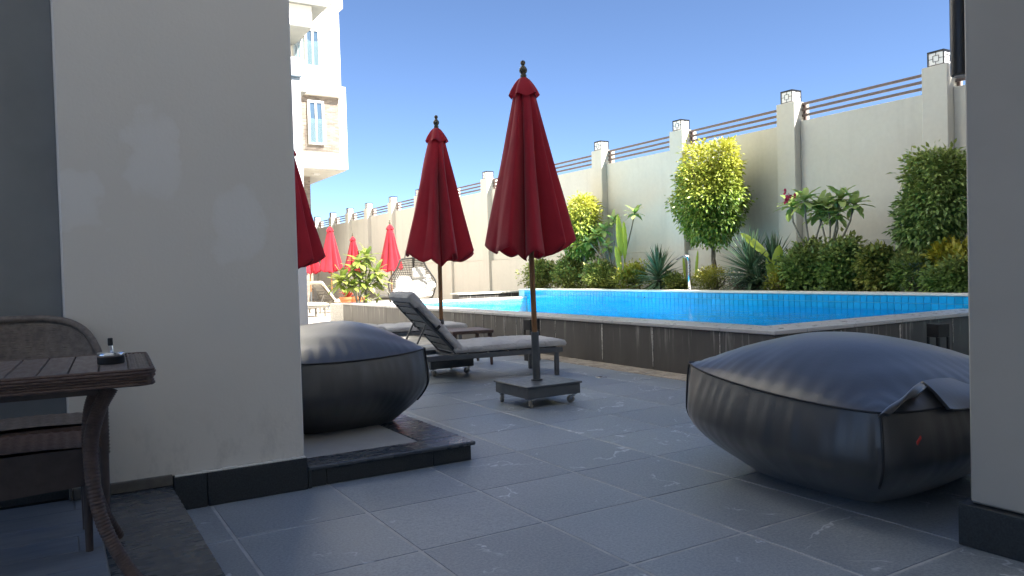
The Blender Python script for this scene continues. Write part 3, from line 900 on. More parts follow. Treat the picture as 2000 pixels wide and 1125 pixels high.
def canopy_mesh(seed, R0=.425, zt=2.60, zb=1.365, drop=.13):
    rr = np.random.default_rng(seed)
    NA, NR = 144, 30
    ribR = R0*(1+rr.uniform(-.09, .07, 8)); ribZ = zb+rr.uniform(-.02, .02, 8)
    ribT = np.arange(8)*math.pi/4 + rr.uniform(-.16, .16, 8)
    lat = np.abs(np.cos(ribT)); ribR = ribR*(.80+.20*lat); ribZ = ribZ-.085*(1-lat)
    foldD = rr.permutation([.15, .2, .3, .45, .6, .85, 1.05, 1.2]); lean = rr.uniform(-.8, .8, 8)
    th = np.linspace(0, 2*math.pi, NA, endpoint=False)
    P = np.zeros((NA, NR+3, 3))
    ext = np.concatenate([ribT, [ribT[0]+2*math.pi]])
    for i, a in enumerate(th):
        if a < ext[0]: a += 2*math.pi
        if a >= ext[8]: a -= 2*math.pi
        k = int(np.searchsorted(ext, a, 'right')-1) % 8
        k2 = (k+1) % 8
        a0, a1 = ext[k], ext[k+1]
        s = (a-a0)/(a1-a0)
        s2 = min(max(s+lean[k]*s*(1-s), 0), 1)
        w = abs(2*s2-1)                       # 1 at ribs, 0 mid panel
        Rr = ribR[k]*(1-s)+ribR[k2]*s
        Zr = ribZ[k]*(1-s)+ribZ[k2]*s
        prof = w**.85
        rh = Rr*(.36*(1-prof)*1.0+prof*1.0) if True else 0
        zh = Zr - drop*(.35+.5*foldD[k])*(1-w**1.6)
        fold = 1-prof
        for j in range(NR+1):
            t = j/NR
            r = .094+(Rr-.094)*t**1.02
            # folds become deep quickly below the cap
            fd = min(1, .25+t*2.2)
            rmin = r*(1-.58*fd*fold*foldD[k]) + .014*fold*math.sin(6*t+k)
            rmin = max(rmin, .034)
            rmin += (.0045*math.sin(7*a+2.5*math.sin(5*t+k)+seed)+.002*math.sin(19*a+7*t))*t
            z = zt+(zh-zt)*t
            tw = .05*math.sin(3*t+k*1.7)*t*fold
            P[i, j] = (rmin*math.cos(a+tw), rmin*math.sin(a+tw), z)
        # hem turned inwards
        for q, (f1, dz) in enumerate(((.985, -.004), (.93, .010))):
            P[i, NR+1+q] = (P[i, NR, 0]*f1, P[i, NR, 1]*f1, P[i, NR, 2]+dz)
    m = MB(); m.grid(P, close_u=True)
    return m
def cap_mesh(seed):
    rr = np.random.default_rng(seed+50)
    NA, NR = 96, 10
    P = np.zeros((NA, NR+1, 3)); ph = rr.uniform(0, 6)
    for i in range(NA):
        a = 2*math.pi*i/NA
        w = .5+.5*math.cos(6*a+ph+.5*math.sin(a*2))
        for j in range(NR+1):
            t = j/NR
            r = .030+(.074+.030*w)*t**(.72) + .006*math.sin(3*a+ph)*t
            z = 2.742-(.135+.028*(1-w)*t)*t - .03*max(0, t-.75)
            P[i, j] = (r*math.cos(a), r*math.sin(a), z)
    m = MB(); m.grid(P, close_u=True)
    return m
CAN = [canopy_mesh(s).mesh('canopy') for s in (3, 11, 23)]
CAP = [cap_mesh(s).mesh('vent_cap') for s in (3, 11, 23)]
pole_me = MB().tube([(0, 0, .56), (0, 0, 1.4), (0, 0, 2.745)], .0235, 14).mesh('pole')
sleeve_m = MB(); sleeve_m.tube([(0, 0, .187), (0, 0, .60)], .033, 18); sleeve_m.tube([(0, 0, .187), (0, 0, .20)], .05, 18)
sleeve_me = sleeve_m.mesh('pole_sleeve')
fin_me = MB().lathe([(.020, 2.735), (.026, 2.75), (.027, 2.765), (.020, 2.775), (.030, 2.788), (.035, 2.803), (.032, 2.818), (.020, 2.835), (.012, 2.845), (.014, 2.85), (.020, 2.858), (.0215, 2.868), (.018, 2.880), (.008, 2.887)], 18).mesh('finial')
def umbrella(loc, rz, v, label, group=None, tilt=(0, 0), base=True, s=1.0, brot=0.0):
    r = tag(empty('garden_umbrella', loc), label, 'umbrella', group)
    q = Matrix.Rotation(tilt[0], 3, 'X') @ Matrix.Rotation(tilt[1], 3, 'Y') @ Matrix.Rotation(rz, 3, 'Z')
    e = q.to_euler()
    r.scale = (s, s, s)
    for nm, me, mt, sm in (('pole', pole_me, 'umbrella_wood', 'auto'), ('canopy', CAN[v], 'red_canvas', True), ('vent_cap', CAP[v], 'red_canvas', True), ('finial', fin_me, 'finial_wood', True)):
        link(nm, me, M[mt], r, sm, rot=e)
    link('pole_sleeve', sleeve_me, M['graphite_metal'], r, 'auto', rot=e)
    if base:
        b = MB(); b.cbox(-.262, -.262, .082, .262, .262, .166, .004)
        o = b.build('base_box', M['graphite_metal'], r, rot=(0, 0, brot))
        MB().cbox(-.275, -.275, .168, .275, .275, .184, .004).build('base_plate', M['graphite_metal'], o)
        for (x, y, a) in ((-.22, -.22, .6), (.22, -.22, 2.2), (-.22, .22, -2.2), (.22, .22, 1.0)):
            caster(r, x*math.cos(brot)-y*math.sin(brot), x*math.sin(brot)+y*math.cos(brot), .081, a)
    return r
c1 = onz(1056, 741, .184)
umbrella((c1[0]-.055, c1[1]-.03, 0), -YAW+.15, 0, 'tall burgundy umbrella, tightly closed, on a wheeled base between pool and bean bag', tilt=(R(.2), R(-1.3)))
c2 = (3.735, 7.74)
umbrella((c2[0], c2[1], 0), -YAW+2.9, 1, 'closed burgundy umbrella whose pole rises behind the tilted lounger', tilt=(R(-.3), R(.4)))
c0 = depth(567, 560, 9.25)
umbrella((c0[0], c0[1], 0), -YAW+.2, 2, 'closed burgundy umbrella half hidden behind the plastered wall, by the pale column')
for (px, D, rz, v, lab) in ((648, 25.3, -.5, 1, 'sunlit bright red closed umbrella behind the cream far lounger'),
                            (765, 23.6, 2.7, 0, 'sunlit bright red closed umbrella beside the hanging chair'),
                            (692, 29.5, -.4, 2, 'sunlit red closed umbrella partly behind the yellow-green planter shrub'),
                            (607, 26.5, -.6, 0, 'sunlit red closed umbrella peeping out below the burgundy one by the column')):
    p = depth(px, 560, D)
    umbrella((p[0], p[1], .008), rz, v, lab, s={648: 1.0, 765: .965, 692: .95, 607: .97}[px])

# =================================================================== SUN LOUNGERS
def pad(L, W, T, n=44, mseed=0, bulge=.014, sag=.0):
    """soft rectangular cushion along +x, lying on z=0"""
    rr = np.random.default_rng(mseed)
    m = MB(); nx, ny = n, 16
    ph = rr.uniform(0, 6, 6)
    def wr(x, y): return .006*math.sin(x*19+ph[0]+3*math.sin(y*7+ph[1]))+.005*math.sin(y*31+x*13+ph[2]+2*math.sin(x*9))
    def edge(u):  # rounded to the rim
        return (1-abs(u)**6)
    top = np.zeros((nx+1, ny+1, 3)); bot = np.zeros_like(top)
    for i in range(nx+1):
        for j in range(ny+1):
            u = -1+2*i/nx; v = -1+2*j/ny
            x = L/2+u*L/2; y = v*W/2
            e = edge(u)*edge(v)
            top[i, j] = (x, y, T*.72+T*.28*e**.6+wr(x, y)*e+bulge*(1-u*u)*(1-v*v)*.5)
            bot[i, j] = (x, y, .004-.0*e)
    m.grid(top); m.grid(bot, flip=True)
    ring = [(i, 0) for i in range(nx+1)]+[(nx, j) for j in range(1, ny+1)]+[(i, ny) for i in range(nx-1, -1, -1)]+[(0, j) for j in range(ny-1, 0, -1)]
    S = []
    for (i, j) in ring:
        a = top[i, j]; b = bot[i, j]
        c = np.array([L/2, 0, 0]); row = []
        for k in range(6):
            t = k/5; p = a*(1-t)+b*t
            d = np.array([p[0]-c[0], p[1], 0]); 
            sx = 1 if i == nx else (-1 if i == 0 else 0); sy = 1 if j == ny else (-1 if j == 0 else 0)
            q = p+np.array([sx, sy, 0])*.012*math.sin(math.pi*t)+np.array([sx, sy, 0])*.003*math.sin(9*p[0]+23*p[1]+k)
            row.append(q)
        S.append(row)
    m.grid(S, close_u=True, flip=True)
    return m
def lounger(loc, rz, label, back=48, cush='cushion_grey', frame='graphite_metal', group=None):
    """origin under the hinge; seat runs to +x, back to -x; width centred on y"""
    r = tag(empty('sun_lounger', loc, rz), label, 'sun lounger', group)
    W = .64; zf = .245
    fm = M[frame]
    for s in (-1, 1):
        MB().cbox(-.62, s*W/2-.022, zf, 1.20, s*W/2+.022, zf+.05, .004).build('side_rail', fm, r)
    for x in (-.60, .0, .55, 1.175):
        MB().cbox(x-.02, -W/2+.024, zf+.004, x+.02, W/2-.024, zf+.044, .003).build('cross_bar', fm, r)
    for x in (-.50, 1.13):
        for s in (-1, 1):
            MB().cbox(x-.021, s*W/2-.0215, 0, x+.021, s*W/2+.0215, zf-.001, .003).build('leg', fm, r)
    for k in range(10):
        x = .03+.113*k
        MB().cbox(x, -W/2+.026, zf+.047, x+.09, W/2-.026, zf+.06, .003).build('seat_slat', fm, r)
    # backrest frame, rotated about the hinge
    b = empty('backrest'); b.parent = r; b.location = (0, 0, zf+.052)
    th = R(back)
    b.rotation_euler = (0, 0, 0)
    bm = MB(); LB = .68
    mat3 = Matrix.Rotation(th, 4, 'Y')
    def bl(mb, name, mat, smooth=False, par=r):
        me = mb.mesh(name); me.transform(Matrix.Translation((0, 0, zf+.052)) @ mat3)
        return link(name, me, mat, par, smooth)
    bpy.data.objects.remove(b)
    for s in (-1, 1): bm.cbox(-LB, s*(W/2-.05)-.018, -.002, 0, s*(W/2-.05)+.018, .03, .003)
    bm.cbox(-LB-.036, -W/2+.03, -.002, -LB-.001, W/2-.03, .03, .003)
    bo = bl(bm, 'backrest_frame', fm)
    for k in range(6):
        bl(MB().cbox(-LB+.03+.108*k, -W/2+.07, .004, -LB+.115+.108*k, W/2-.07, .018, .003), 'back_slat', fm, par=bo)
    bl(MB().cbox(-LB+.01, -W/2+.072, .0185, -.02, W/2-.072, .028, .002), 'back_panel', M['bag_nylon'], par=bo)
    # strut holding the back up
    if back > 8:
        px, pz = -.42*math.cos(th), zf+.05+.42*math.sin(th)
        for s in (-1, 1): MB().obox((px, s*.2, pz), (px-.16, s*.2, zf+.045), .014, .02, up=(0, 1, 0)).build('back_strut', fm, r)
    sc = pad(1.24, W+.03, .085, 50, 5).mesh('seat_cushion'); sc.transform(Matrix.Translation((-.01, 0, zf+.062)))
    link('seat_cushion', sc, M[cush], r, True)
    bcm = pad(.74, W+.03, .085, 40, 8)
    bc = bcm.mesh('back_cushion'); bc.transform(Matrix.Translation((0, 0, zf+.052)) @ mat3 @ Matrix.Translation((-.745, 0, .032)))
    bc = link('back_cushion', bc, M[cush], r, True)
    if back > 8:
        stp = MB(); hw = W/2+.024
        stp.grid([[(-.36, y, z), (-.33, y, z)] for (y, z) in ((-hw, .0), (-hw-.004, .06), (-hw+.02, .118), (0, .134), (hw-.02, .118), (hw+.004, .06), (hw, .0))])
        me = stp.mesh('strap'); me.transform(Matrix.Translation((0, 0, zf+.052)) @ mat3)
        link('strap', me, M['black_rubber'], bc)
        # cover flap folded over the head end
        fl = pad(.13, W+.05, .112, 12, 3, .012).mesh('cover_hood'); fl.transform(Matrix.Translation((0, 0, zf+.052)) @ mat3 @ Matrix.Translation((-.775, 0, .012)))
        link('cover_hood', fl, M[cush], bc, True)
    return r
lounger((3.515, 7.18, 0), R(-6.5), 'grey sun lounger with raised back and strapped head cover beside the burgundy umbrellas', 48)
lounger((4.00, 10.36, 0), R(-5), 'flat grey sun lounger lying open beside the pool wall behind the side table', 2, 'cushion_grey')
pf1 = depth(650, 590, 23.2)
lounger((pf1[0]-.1, pf1[1], .008), R(12), 'cream cushioned far sun lounger with upright back by the red umbrellas', 52, 'cushion_cream', 'skirting_brown')
pf2 = depth(612, 588, 21.0)
lounger((pf2[0]-.9, pf2[1], .008), R(6), 'flat far sun lounger showing only its foot beside the pale column', 2, 'cushion_cream', 'skirting_brown')
pf3 = depth(735, 590, 26.5)
lounger((pf3[0]-.1, pf3[1], .008), R(10), 'white far sun lounger with raised back behind the planter stems', 50, 'cushion_white', 'skirting_brown')

# side table between the loungers
stb = tag(empty('side_table', (4.33, 8.28, 0), R(-8)), 'low dark square side table with tapered legs between two loungers', 'table')
MB().cbox(-.26, -.26, .385, .26, .26, .425, .006).build('table_top', M['wicker_dark'], stb)
for sx in (-1, 1):
    for sy in (-1, 1):
        MB().tube([(sx*.235, sy*.235, 0), (sx*.225, sy*.225, .384)], [.018, .028], 4).build('leg', M['wicker_dark'], stb)

# bollard lights
def bollard(loc, label, rz, h=.46):
    r = tag(empty('bollard_light', loc, rz), label, 'bollard light')
    s = .074
    MB().cbox(-s, -s, h-.135, s, s, h, .003).build('lamp_head', M['black_metal'], r)
    for sx in (-1, 1):
        for sy in (-1, 1):
            MB().box(sx*(s-.011)-.010, sy*(s-.011)-.010, .104, sx*(s-.011)+.010, sy*(s-.011)+.010, h-.136).build('post', M['black_metal'], r)
    MB().cbox(-s, -s, 0, s, s, .103, .003).build('foot', M['black_metal'], r)
    return r
bp_ = onz(1833, 719)
bollard((bp_[0], bp_[1], 0), 'black slatted bollard light standing by the right end of the pool wall', R(-12))
bq = depth(1037, 600, 9.5)
bollard((bq[0], bq[1], 0.0), 'black bollard light between the side table and the pool wall', R(5), .52)

# small white drain cover in the terrace
dq = onz(1174, 737)
MB().cbox(-.05, -.05, .0005, .05, .05, .006, .002)
dr = MB().cbox(-.045, -.045, .0005, .045, .045, .005, .002).build('drain_cover', M['steel'], loc=(dq[0], dq[1], 0))
tag(dr, 'small steel drain cover set in the terrace tiles near the pool', 'drain cover')

# =================================================================== BEAN BAGS
def bean_bag(name, corners, zfloor, rim, peak, inset, seed, label, sag=(.5, .5)):
    """corners: 4 rim corners (x,y) counter-clockwise starting front-left; rim: 4 rim heights"""
    rr = np.random.default_rng(seed)
    C = np.array(corners, float); ctr = C.mean(0)
    root = tag(empty(name, (ctr[0], ctr[1], zfloor)), label, 'bean bag')
    C = C-ctr; rz = np.array(rim)-zfloor; pk = peak-zfloor
    n = 64
    def bil(u, v, A): return A[0]*(1-u)*(1-v)+A[1]*u*(1-v)+A[2]*u*v+A[3]*(1-u)*v
    ph = rr.uniform(0, 6, 12)
    m = MB()
    top = np.zeros((n+1, n+1, 3))
    for i in range(n+1):
        for j in range(n+1):
            u, v = i/n, j/n
            p = bil(u, v, C); z = bil(u, v, rz)
            b = (16*u*(1-u)*v*(1-v))
            a = max(4*u*(1-u), 0); c = max(4*v*(1-v), 0)
            zz = z+(pk-rz.mean())*(a**.75*c**.75)
            # edges belly outward a little
            out = .05*(1-(2*u-1)**2)*(abs(2*v-1)**6)*np.sign(2*v-1)*(C[3]-C[0])/np.linalg.norm(C[3]-C[0]) + .05*(1-(2*v-1)**2)*(abs(2*u-1)**6)*np.sign(2*u-1)*(C[1]-C[0])/np.linalg.norm(C[1]-C[0])
            w = .006*math.sin(14*u+5*math.sin(6*v+ph[0])+ph[1])*(1-a*c)*min(1, 8*min(u, 1-u, v, 1-v))
            e_ = min(u, 1-u, v, 1-v)
            p = p*(1-.055*(abs(2*u-1)*abs(2*v-1))**5)
            w += .011*math.sin(5.1*u+3.7*v+ph[5])*math.sin(4.3*v-2.9*u+ph[6])*a*c
            w += .0035*math.exp(-e_*13)*math.sin(95*(u if min(v, 1-v) < min(u, 1-u) else v)+3*math.sin(9*u+7*v))*min(1, e_*40)
            top[i, j] = (p[0]+out[0], p[1]+out[1], zz+w-.02*(1-(2*u-1)**2)*(abs(2*v-1)**8)-.02*(1-(2*v-1)**2)*(abs(2*u-1)**8))
    m.grid(top)
    ring = [(i, 0) for i in range(n)]+[(n, j) for j in range(n)]+[(i, n) for i in range(n, 0, -1)]+[(0, j) for j in range(n, 0, -1)]
    NS = 26
    rows = []
    for q, (i, j) in enumerate(ring):
        a = top[i, j]; u, v = i/n, j/n
        side = max(abs(2*u-1), abs(2*v-1)); corner = min(abs(2*u-1), abs(2*v-1))
        hr = a[2]; d = a[:2]/np.linalg.norm(a[:2])
        row = [a]
        for k in range(1, NS+1):
            t = k/NS
            z = hr*(1-t)
            # upper part near vertical with a belly, lower part tucks under
            tuck = inset*max(0, (t-.42)/.58)**1.6
            belly = .055*math.sin(math.pi*min(1, t*1.15))*(1-.55*corner**5)
            wr = .010*math.sin(q*.085+ph[7]+1.3*t)*math.sin(math.pi*t)+.0035*math.exp(-t*5)*math.sin(q*1.45+ph[8]+2*math.sin(q*.3))*min(1, t*9) + .003*math.sin(q*.4+4*math.sin(q*.11+ph[2])+ph[3]+2*t)*math.sin(math.pi*t)**.7*(1-corner**6) + .0022*math.sin(q*1.7+ph[4]+5*t)*max(0, math.sin(math.pi*t))*(.3+.7*t)
            p = a[:2]*(1-tuck)+d*(belly+wr)
            row.append((p[0], p[1], max(z, .0)))
        rows.append(row)
    m.grid(rows, close_u=True, flip=True)
    bottom = [r[-1] for r in rows]
    b0 = m.n; m.add(bottom+[(0, 0, 0)], [(k, (k+1) % len(bottom), len(bottom)) for k in range(len(bottom))])
    m.build('bag_cover', M['bag_nylon'], root, 'auto')
    pipe = MB()
    pts = [top[i, j]+np.array([0, 0, .003]) for (i, j) in ring]; pts.append(pts[0])
    pts = [p*np.array([1.006, 1.006, 1.0]) for p in pts]
    pipe.tube(pts, .005, 6, caps=False)
    for q, (i, j) in enumerate(ring):
        if (i in (0, n)) and (j in (0, n)):
            pipe.tube([np.array(p)*np.array([1.008, 1.008, 1]) for p in rows[q][:int(NS*.76)]], .006, 6)
    pipe.build('piping', M['bag_piping'], root, True)
    return root, ctr
bagR, cR = bean_bag('bean_bag', [(2.91, 1.895), (4.29, 1.92), (4.34, 3.15), (2.99, 3.15)], 0.0, [.485, .52, .56, .585], .745, .40, 4, 'large charcoal bean bag on the terrace tiles in front of the pool corner')
bagL, cL = bean_bag('bean_bag', [(1.15, 4.63), (2.17, 4.68), (2.19, 5.84), (1.16, 5.84)], .1135, [.595, .615, .63, .63], .80, .36, 9, 'charcoal bean bag resting on the stone step beside the plastered wall')
# folded carry flap and red label of the near bag
fl = MB()
A = np.array([2.965, 1.92, .50]); 
def flap(p00, p10, p01, p11, bow, n=14):
    P = np.zeros((n+1, n+1, 3))
    for i in range(n+1):
        for j in range(n+1):
            u, v = i/n, j/n
            p = (np.array(p00)*(1-u)*(1-v)+np.array(p10)*u*(1-v)+np.array(p01)*(1-u)*v+np.array(p11)*u*v)
            p = p+np.array(bow)*math.sin(math.pi*u)*math.sin(math.pi*v*.9+.15)+np.array([0, 0, .006])*math.sin(9*u+4*v)
            P[i, j] = p-np.array([cR[0], cR[1], 0])
    return P
def thick(P, off):
    m = MB(); m.grid(P); Q = P+np.array(off); m.grid(Q, flip=True)
    a, b = P.shape[:2]
    rg = [(i, 0) for i in range(a)]+[(a-1, j) for j in range(1, b)]+[(i, b-1) for i in range(a-2, -1, -1)]+[(0, j) for j in range(b-2, 0, -1)]
    m.grid([[P[i, j], Q[i, j]] for (i, j) in rg], close_u=True)
    return m
def pr(px, py, y): return ony(px, py, y)
f1 = flap(pr(1716, 812, 1.865), pr(1802, 744, 2.0), pr(1738, 806, 1.85), pr(1810, 756, 1.865), (-.0, -.02, .035))
thick(f1, (.0, .008, -.012)).build('folded_flap', M['bag_nylon'], bagR, True)
f2 = flap(pr(1802, 744, 1.955), pr(1960, 730, 2.0), pr(1856, 796, 1.815), pr(1985, 800, 1.815), (0, -.03, .012))
thick(f2, (.0, .012, -.008)).build('folded_flap', M['bag_nylon'], bagR, True)
tg = pr(1795, 860, 1.785)
MB().cbox(-.022, -.002, -.008, .022, .002, .008, .001).build('label_tab', M['red_label'], bagR, loc=(tg[0]-cR[0], tg[1]-cR[1], tg[2]), rot=(0, R(-28), R(10)))

# =================================================================== WICKER TABLE, CHAIRS, ASHTRAY
ZT = .858
tbl = tag(empty('wicker_table', (-.17, 2.86, .128), R(-3.5)), 'brown resin wicker table with slatted top and curved legs beside the plastered wall', 'table')
hx, hy = .445, .300; zt = ZT-.128
def ring_border():
    m = MB()
    # woven edge: stacked cane strands with slight wobble around the rim
    for k in range(6):
        z = zt-.002-.0085*k; o = .004*math.sin(k*1.3)
        pts = []
        per = [(-hx, -hy), (hx, -hy), (hx, hy), (-hx, hy)]
        for s in range(4):
            a = np.array(per[s]); b = np.array(per[(s+1) % 4])
            for t in np.linspace(.03, .97, 60):
                p = a+(b-a)*t
                nrm = np.array([b[1]-a[1], -(b[0]-a[0])]); nrm = nrm/np.linalg.norm(nrm)
                w = .0022*math.sin(t*np.linalg.norm(b-a)*110+k*math.pi)
                pts.append((p[0]+nrm[0]*(w+o), p[1]+nrm[1]*(w+o), z))
        pts.append(pts[0])
        m.tube(pts, .0052, 6, caps=False)
    return m
ring_border().build('woven_edge', M['wicker_dark'], tbl, True)
m = MB(); m.box(-hx+.004, -hy+.004, zt-.048, hx-.004, hy-.004, zt-.012); m.build('frame_board', M['resin_brown'], tbl)
npl = 10
for k in range(npl):
    x0 = -hx+.03+k*(2*hx-.095)/npl
    MB().cbox(x0+.0022, -hy+.008, zt-.011, x0+(2*hx-.095)/npl-.0022, hy-.008, zt+.002, .002).build('plank', M['plank_resin'], tbl)
# woven strip along the right end of the top
gw = np.zeros((16, 70, 3))
for i in range(16):
    for j in range(70):
        x = hx-.063+.062*i/15; y = -hy+.004+(2*hy-.008)*j/69
        gw[i, j] = (x, y, zt-.002+.0028*math.sin(j*1.3+(i//2)*math.pi)+.001*math.sin(i*2))
m = MB(); m.grid(gw); m.build('woven_strip', M['wicker_brown'], tbl, True)
def table_leg(pts, r0, r1):
    pts = [np.array(p) for p in pts]
    # Catmull-Rom resample
    P = [2*pts[0]-pts[1]]+pts+[2*pts[-1]-pts[-2]]; path = []
    for k in range(1, len(P)-2):
        for t in np.linspace(0, 1, 44, endpoint=False):
            p0, p1, p2, p3 = P[k-1:k+3]
            path.append(.5*((2*p1)+(-p0+p2)*t+(2*p0-5*p1+4*p2-p3)*t*t+(-p0+3*p1-3*p2+p3)*t**3))
    path.append(pts[-1])
    n = len(path)
    rad = [(r0+(r1-r0)*k/n)*(1+.045*(1 if (k % 4) < 2 else -1)) for k in range(n)]
    return MB().tube(path, rad, 14)
inv = Matrix.Rotation(R(3.5), 3, 'Z')
def tl(p):
    q = inv @ Vector((p[0]+.17, p[1]-2.86, p[2]-.128)); return np.array(q)
near = [ony(215, 757, 2.80), ony(193, 800, 2.80), ony(178, 860, 2.79), ony(180, 930, 2.775), ony(197, 1010, 2.755), ony(228, 1075, 2.73), ony(262, 1125, 2.70), onz(300, 1168, .15)]
table_leg([tl(p) for p in near], .024, .019).build('leg', M['wicker_dark'], tbl, True)
far = [ony(190, 757, 3.0), ony(176, 800, 3.0), ony(172, 860, 3.02), ony(182, 930, 3.08), ony(200, 990, 3.18), ony(233, 1046, 3.30)]
table_leg([tl(p) for p in far], .022, .017).build('leg', M['wicker_dark'], tbl, True)
for s in (1, -1):
    table_leg([(-.38, s*.10, zt-.05), (-.35, s*.10, .5), (-.34, s*.12, .3), (-.37, s*.2, .1), (-.44, s*.28, .012)], .022, .018).build('leg', M['wicker_dark'], tbl, True)
MB().obox((-.36, 0, zt-.075), (.30, 0, zt-.075), .05, .05).build('stretcher', M['resin_brown'], tbl)

# ashtray
aq = onz(217, 709, ZT+.004)
ash = tag(empty('ashtray', (aq[0], aq[1], ZT+.0025)), 'round chrome push-down ashtray with black knob on the wicker table', 'ashtray')
AR = .0395
MB().lathe([(AR*.97, 0), (AR, .003), (AR, .022), (AR*.97, .0235)], 32).build('bowl', M['black_rubber'], ash, 'auto')
MB().lathe([(AR*1.01, .024), (AR*1.04, .026), (AR*1.04, .032), (AR*.98, .036), (AR*.6, .039), (.008, .041)], 32).build('lid', M['chrome'], ash, 'auto')
MB().tube([(.004, 0, .040), (.002, 0, .060)], .0042, 12).build('plunger', M['chrome'], ash)
MB().lathe([(.0065, .058), (.0075, .060), (.0075, .080), (.0065, .082)], 16).build('knob', M['black_rubber'], ash, 'auto')

# wicker armchair behind the table
def weave(P0, nu, nv, amp, fu, fv, nrm):
    """P0(u,v)->point; adds an over-under weave relief"""
    P = np.zeros((nu+1, nv+1, 3))
    for i in range(nu+1):
        for j in range(nv+1):
            u, v = i/nu, j/nv
            w = math.sin(v*fv*math.pi)*math.sin(u*fu*math.pi+(math.pi if int(v*fv) % 2 else 0))
            h = abs(math.sin(v*fv*math.pi))*.6+.4*w
            P[i, j] = np.array(P0(u, v))+np.array(nrm(u, v))*amp*h
    m = MB(); m.grid(P); return m
ch = tag(empty('wicker_armchair', (-.13, 3.84, .128)), 'grey-brown wicker armchair with rounded woven back standing behind the table', 'chair')
def back_pt(u, v):
    x = -.315+.63*u
    zt_ = .84-.10*abs(2*u-1)**3.2-.10*abs(2*u-1)**10
    z = .605+(zt_-.605)*v
    y = .135-.11*abs(2*u-1)**2.2+.05*v
    return (x, y, z)
weave(back_pt, 120, 84, .005, 26, 22, lambda u, v: (0, -1, 0)).build('back_panel', M['wicker_brown'], ch, True)
rim = [back_pt(u, 1) for u in np.linspace(0, 1, 40)]
rim = [(rim[0][0]-.002, rim[0][1]-.02, .42)]+[(rim[0][0], rim[0][1]-.01, .55)]+rim+[(rim[-1][0], rim[-1][1]-.01, .55)]+[(rim[-1][0]+.002, rim[-1][1]-.02, .42)]
MB().tube(rim, .017, 10).build('back_rim', M['wicker_brown'], ch, True)
MB().cbox(-.30, -.20, .36, .30, .11, .40, .01).build('seat_frame', M['wicker_dark'], ch)
weave(lambda u, v: (-.30+.6*u, -.20+.31*v, .405+.012*math.sin(math.pi*u)), 90, 60, .004, 24, 16, lambda u, v: (0, 0, 1)).build('seat', M['wicker_brown'], ch, True)
m = MB()
P = []
for u in np.linspace(0, 1, 30):
    x = -.30+.6*u
    P.append([(x, -.202, .40), (x, -.205, .30+.035*math.sin(math.pi*u)), (x, -.19, .30+.035*math.sin(math.pi*u)), (x, -.19, .40)])
m.grid(P); m.build('front_apron', M['wicker_dark'], ch)
for s in (-1, 1):
    MB().tube([(s*.30, -.19, 0), (s*.30, -.19, .30), (s*.305, -.19, .58)], [.016, .018, .02], 10).build('leg', M['resin_brown'], ch, 'auto')
    MB().tube([(s*.28, .13, 0), (s*.285, .12, .40)], [.014, .018], 10).build('leg', M['resin_brown'], ch, 'auto')
    MB().tube([(s*.305, -.20, .58), (s*.308, -.14, .60), (s*.312, 0, .60), (s*.315, .08, .62)], .021, 10).build('armrest', M['wicker_brown'], ch, True)
    weave(lambda u, v: (s*.318, -.20+.03*u, .27+.30*v), 6, 40, .006, 2, 20, lambda u, v: (s, 0, 0)).build('arm_wrap', M['wicker_brown'], ch, True)

# second chair pushed under the table; only its seat is in view
c2e = onz(186, 869, .525)
c2q = (c2e[0]-.275, c2e[1]+.155)
ch2 = tag(empty('wicker_chair', (c2q[0], c2q[1], .128)), 'dark brown wicker chair tucked under the slatted table', 'chair')
MB().cbox(-.28, -.155, .355, .275, .20, .388, .012).build('seat_frame', M['wicker_dark'], ch2)
weave(lambda u, v: (-.28+.555*u, -.155+.36*v, .392+.010*math.sin(math.pi*u)), 100, 60, .005, 30, 14, lambda u, v: (0, 0, 1)).build('seat', M['wicker_dark'], ch2, True)
P = []
for u in np.linspace(0, 1, 30):
    x = -.28+.555*u; zb = .232+.022*u
    P.append([(x, -.158, .39), (x, -.162, zb), (x, -.15, zb), (x, -.15, .385)])
m = MB(); m.grid(P); m.build('side_apron', M['resin_brown'], ch2)
for (x, y) in ((-.26, -.14), (.245, -.12), (-.26, .18), (.245, .18)):
    MB().tube([(x, y, 0), (x, y, .355)], [.013, .017], 10).build('leg', M['resin_brown'], ch2, 'auto')
weave(lambda u, v: (-.30-.05*v, -.155+.36*u, .42+.38*v), 40, 40, .004, 12, 16, lambda u, v: (1, 0, 0)).build('back_panel', M['wicker_dark'], ch2, True)

# =================================================================== HANGING CHAIR
eg = depth(806, 560, 19.6)
egg = tag(empty('hanging_chair', (eg[0], eg[1], .008), -YAW+R(4)), 'black net hanging swing chair with plump white cushions on a stand', 'swing chair')
def shell(a, b):
    # a: -1..1 across, b: 0 bottom .. 1 top
    wid = (.50+.10*math.sin(math.pi*min(1, b*1.25)))*(1-.42*max(0, b-.42)/.58)
    x = a*wid
    y = .38*(1-a*a)*(.75+.25*math.sin(math.pi*b))-.20+.10*b
    z = .42+1.10*b-.04*a*a+(.12*(abs(a)**2)*(1-b))
    return np.array([x, y, z])
m = MB()
for a in np.linspace(-1, 1, 21): m.tube([shell(a, b) for b in np.linspace(0, 1, 14)], .0075, 4)
for b in np.linspace(0, 1, 19): m.tube([shell(a, b) for a in np.linspace(-1, 1, 18)], .0075, 4)
m.build('net_basket', M['net_black'], egg)
m = MB(); m.tube([shell(-1, b) for b in np.linspace(0, 1, 14)]+[shell(a, 1) for a in np.linspace(-1, 1, 14)][1:]+[shell(1, b) for b in np.linspace(1, 0, 14)][1:]+[shell(a, 0)+np.array([0, -.25*(1-a*a), 0]) for a in np.linspace(1, -1, 14)][1:], .022, 8)
m.build('basket_rim', M['net_black'], egg, True)
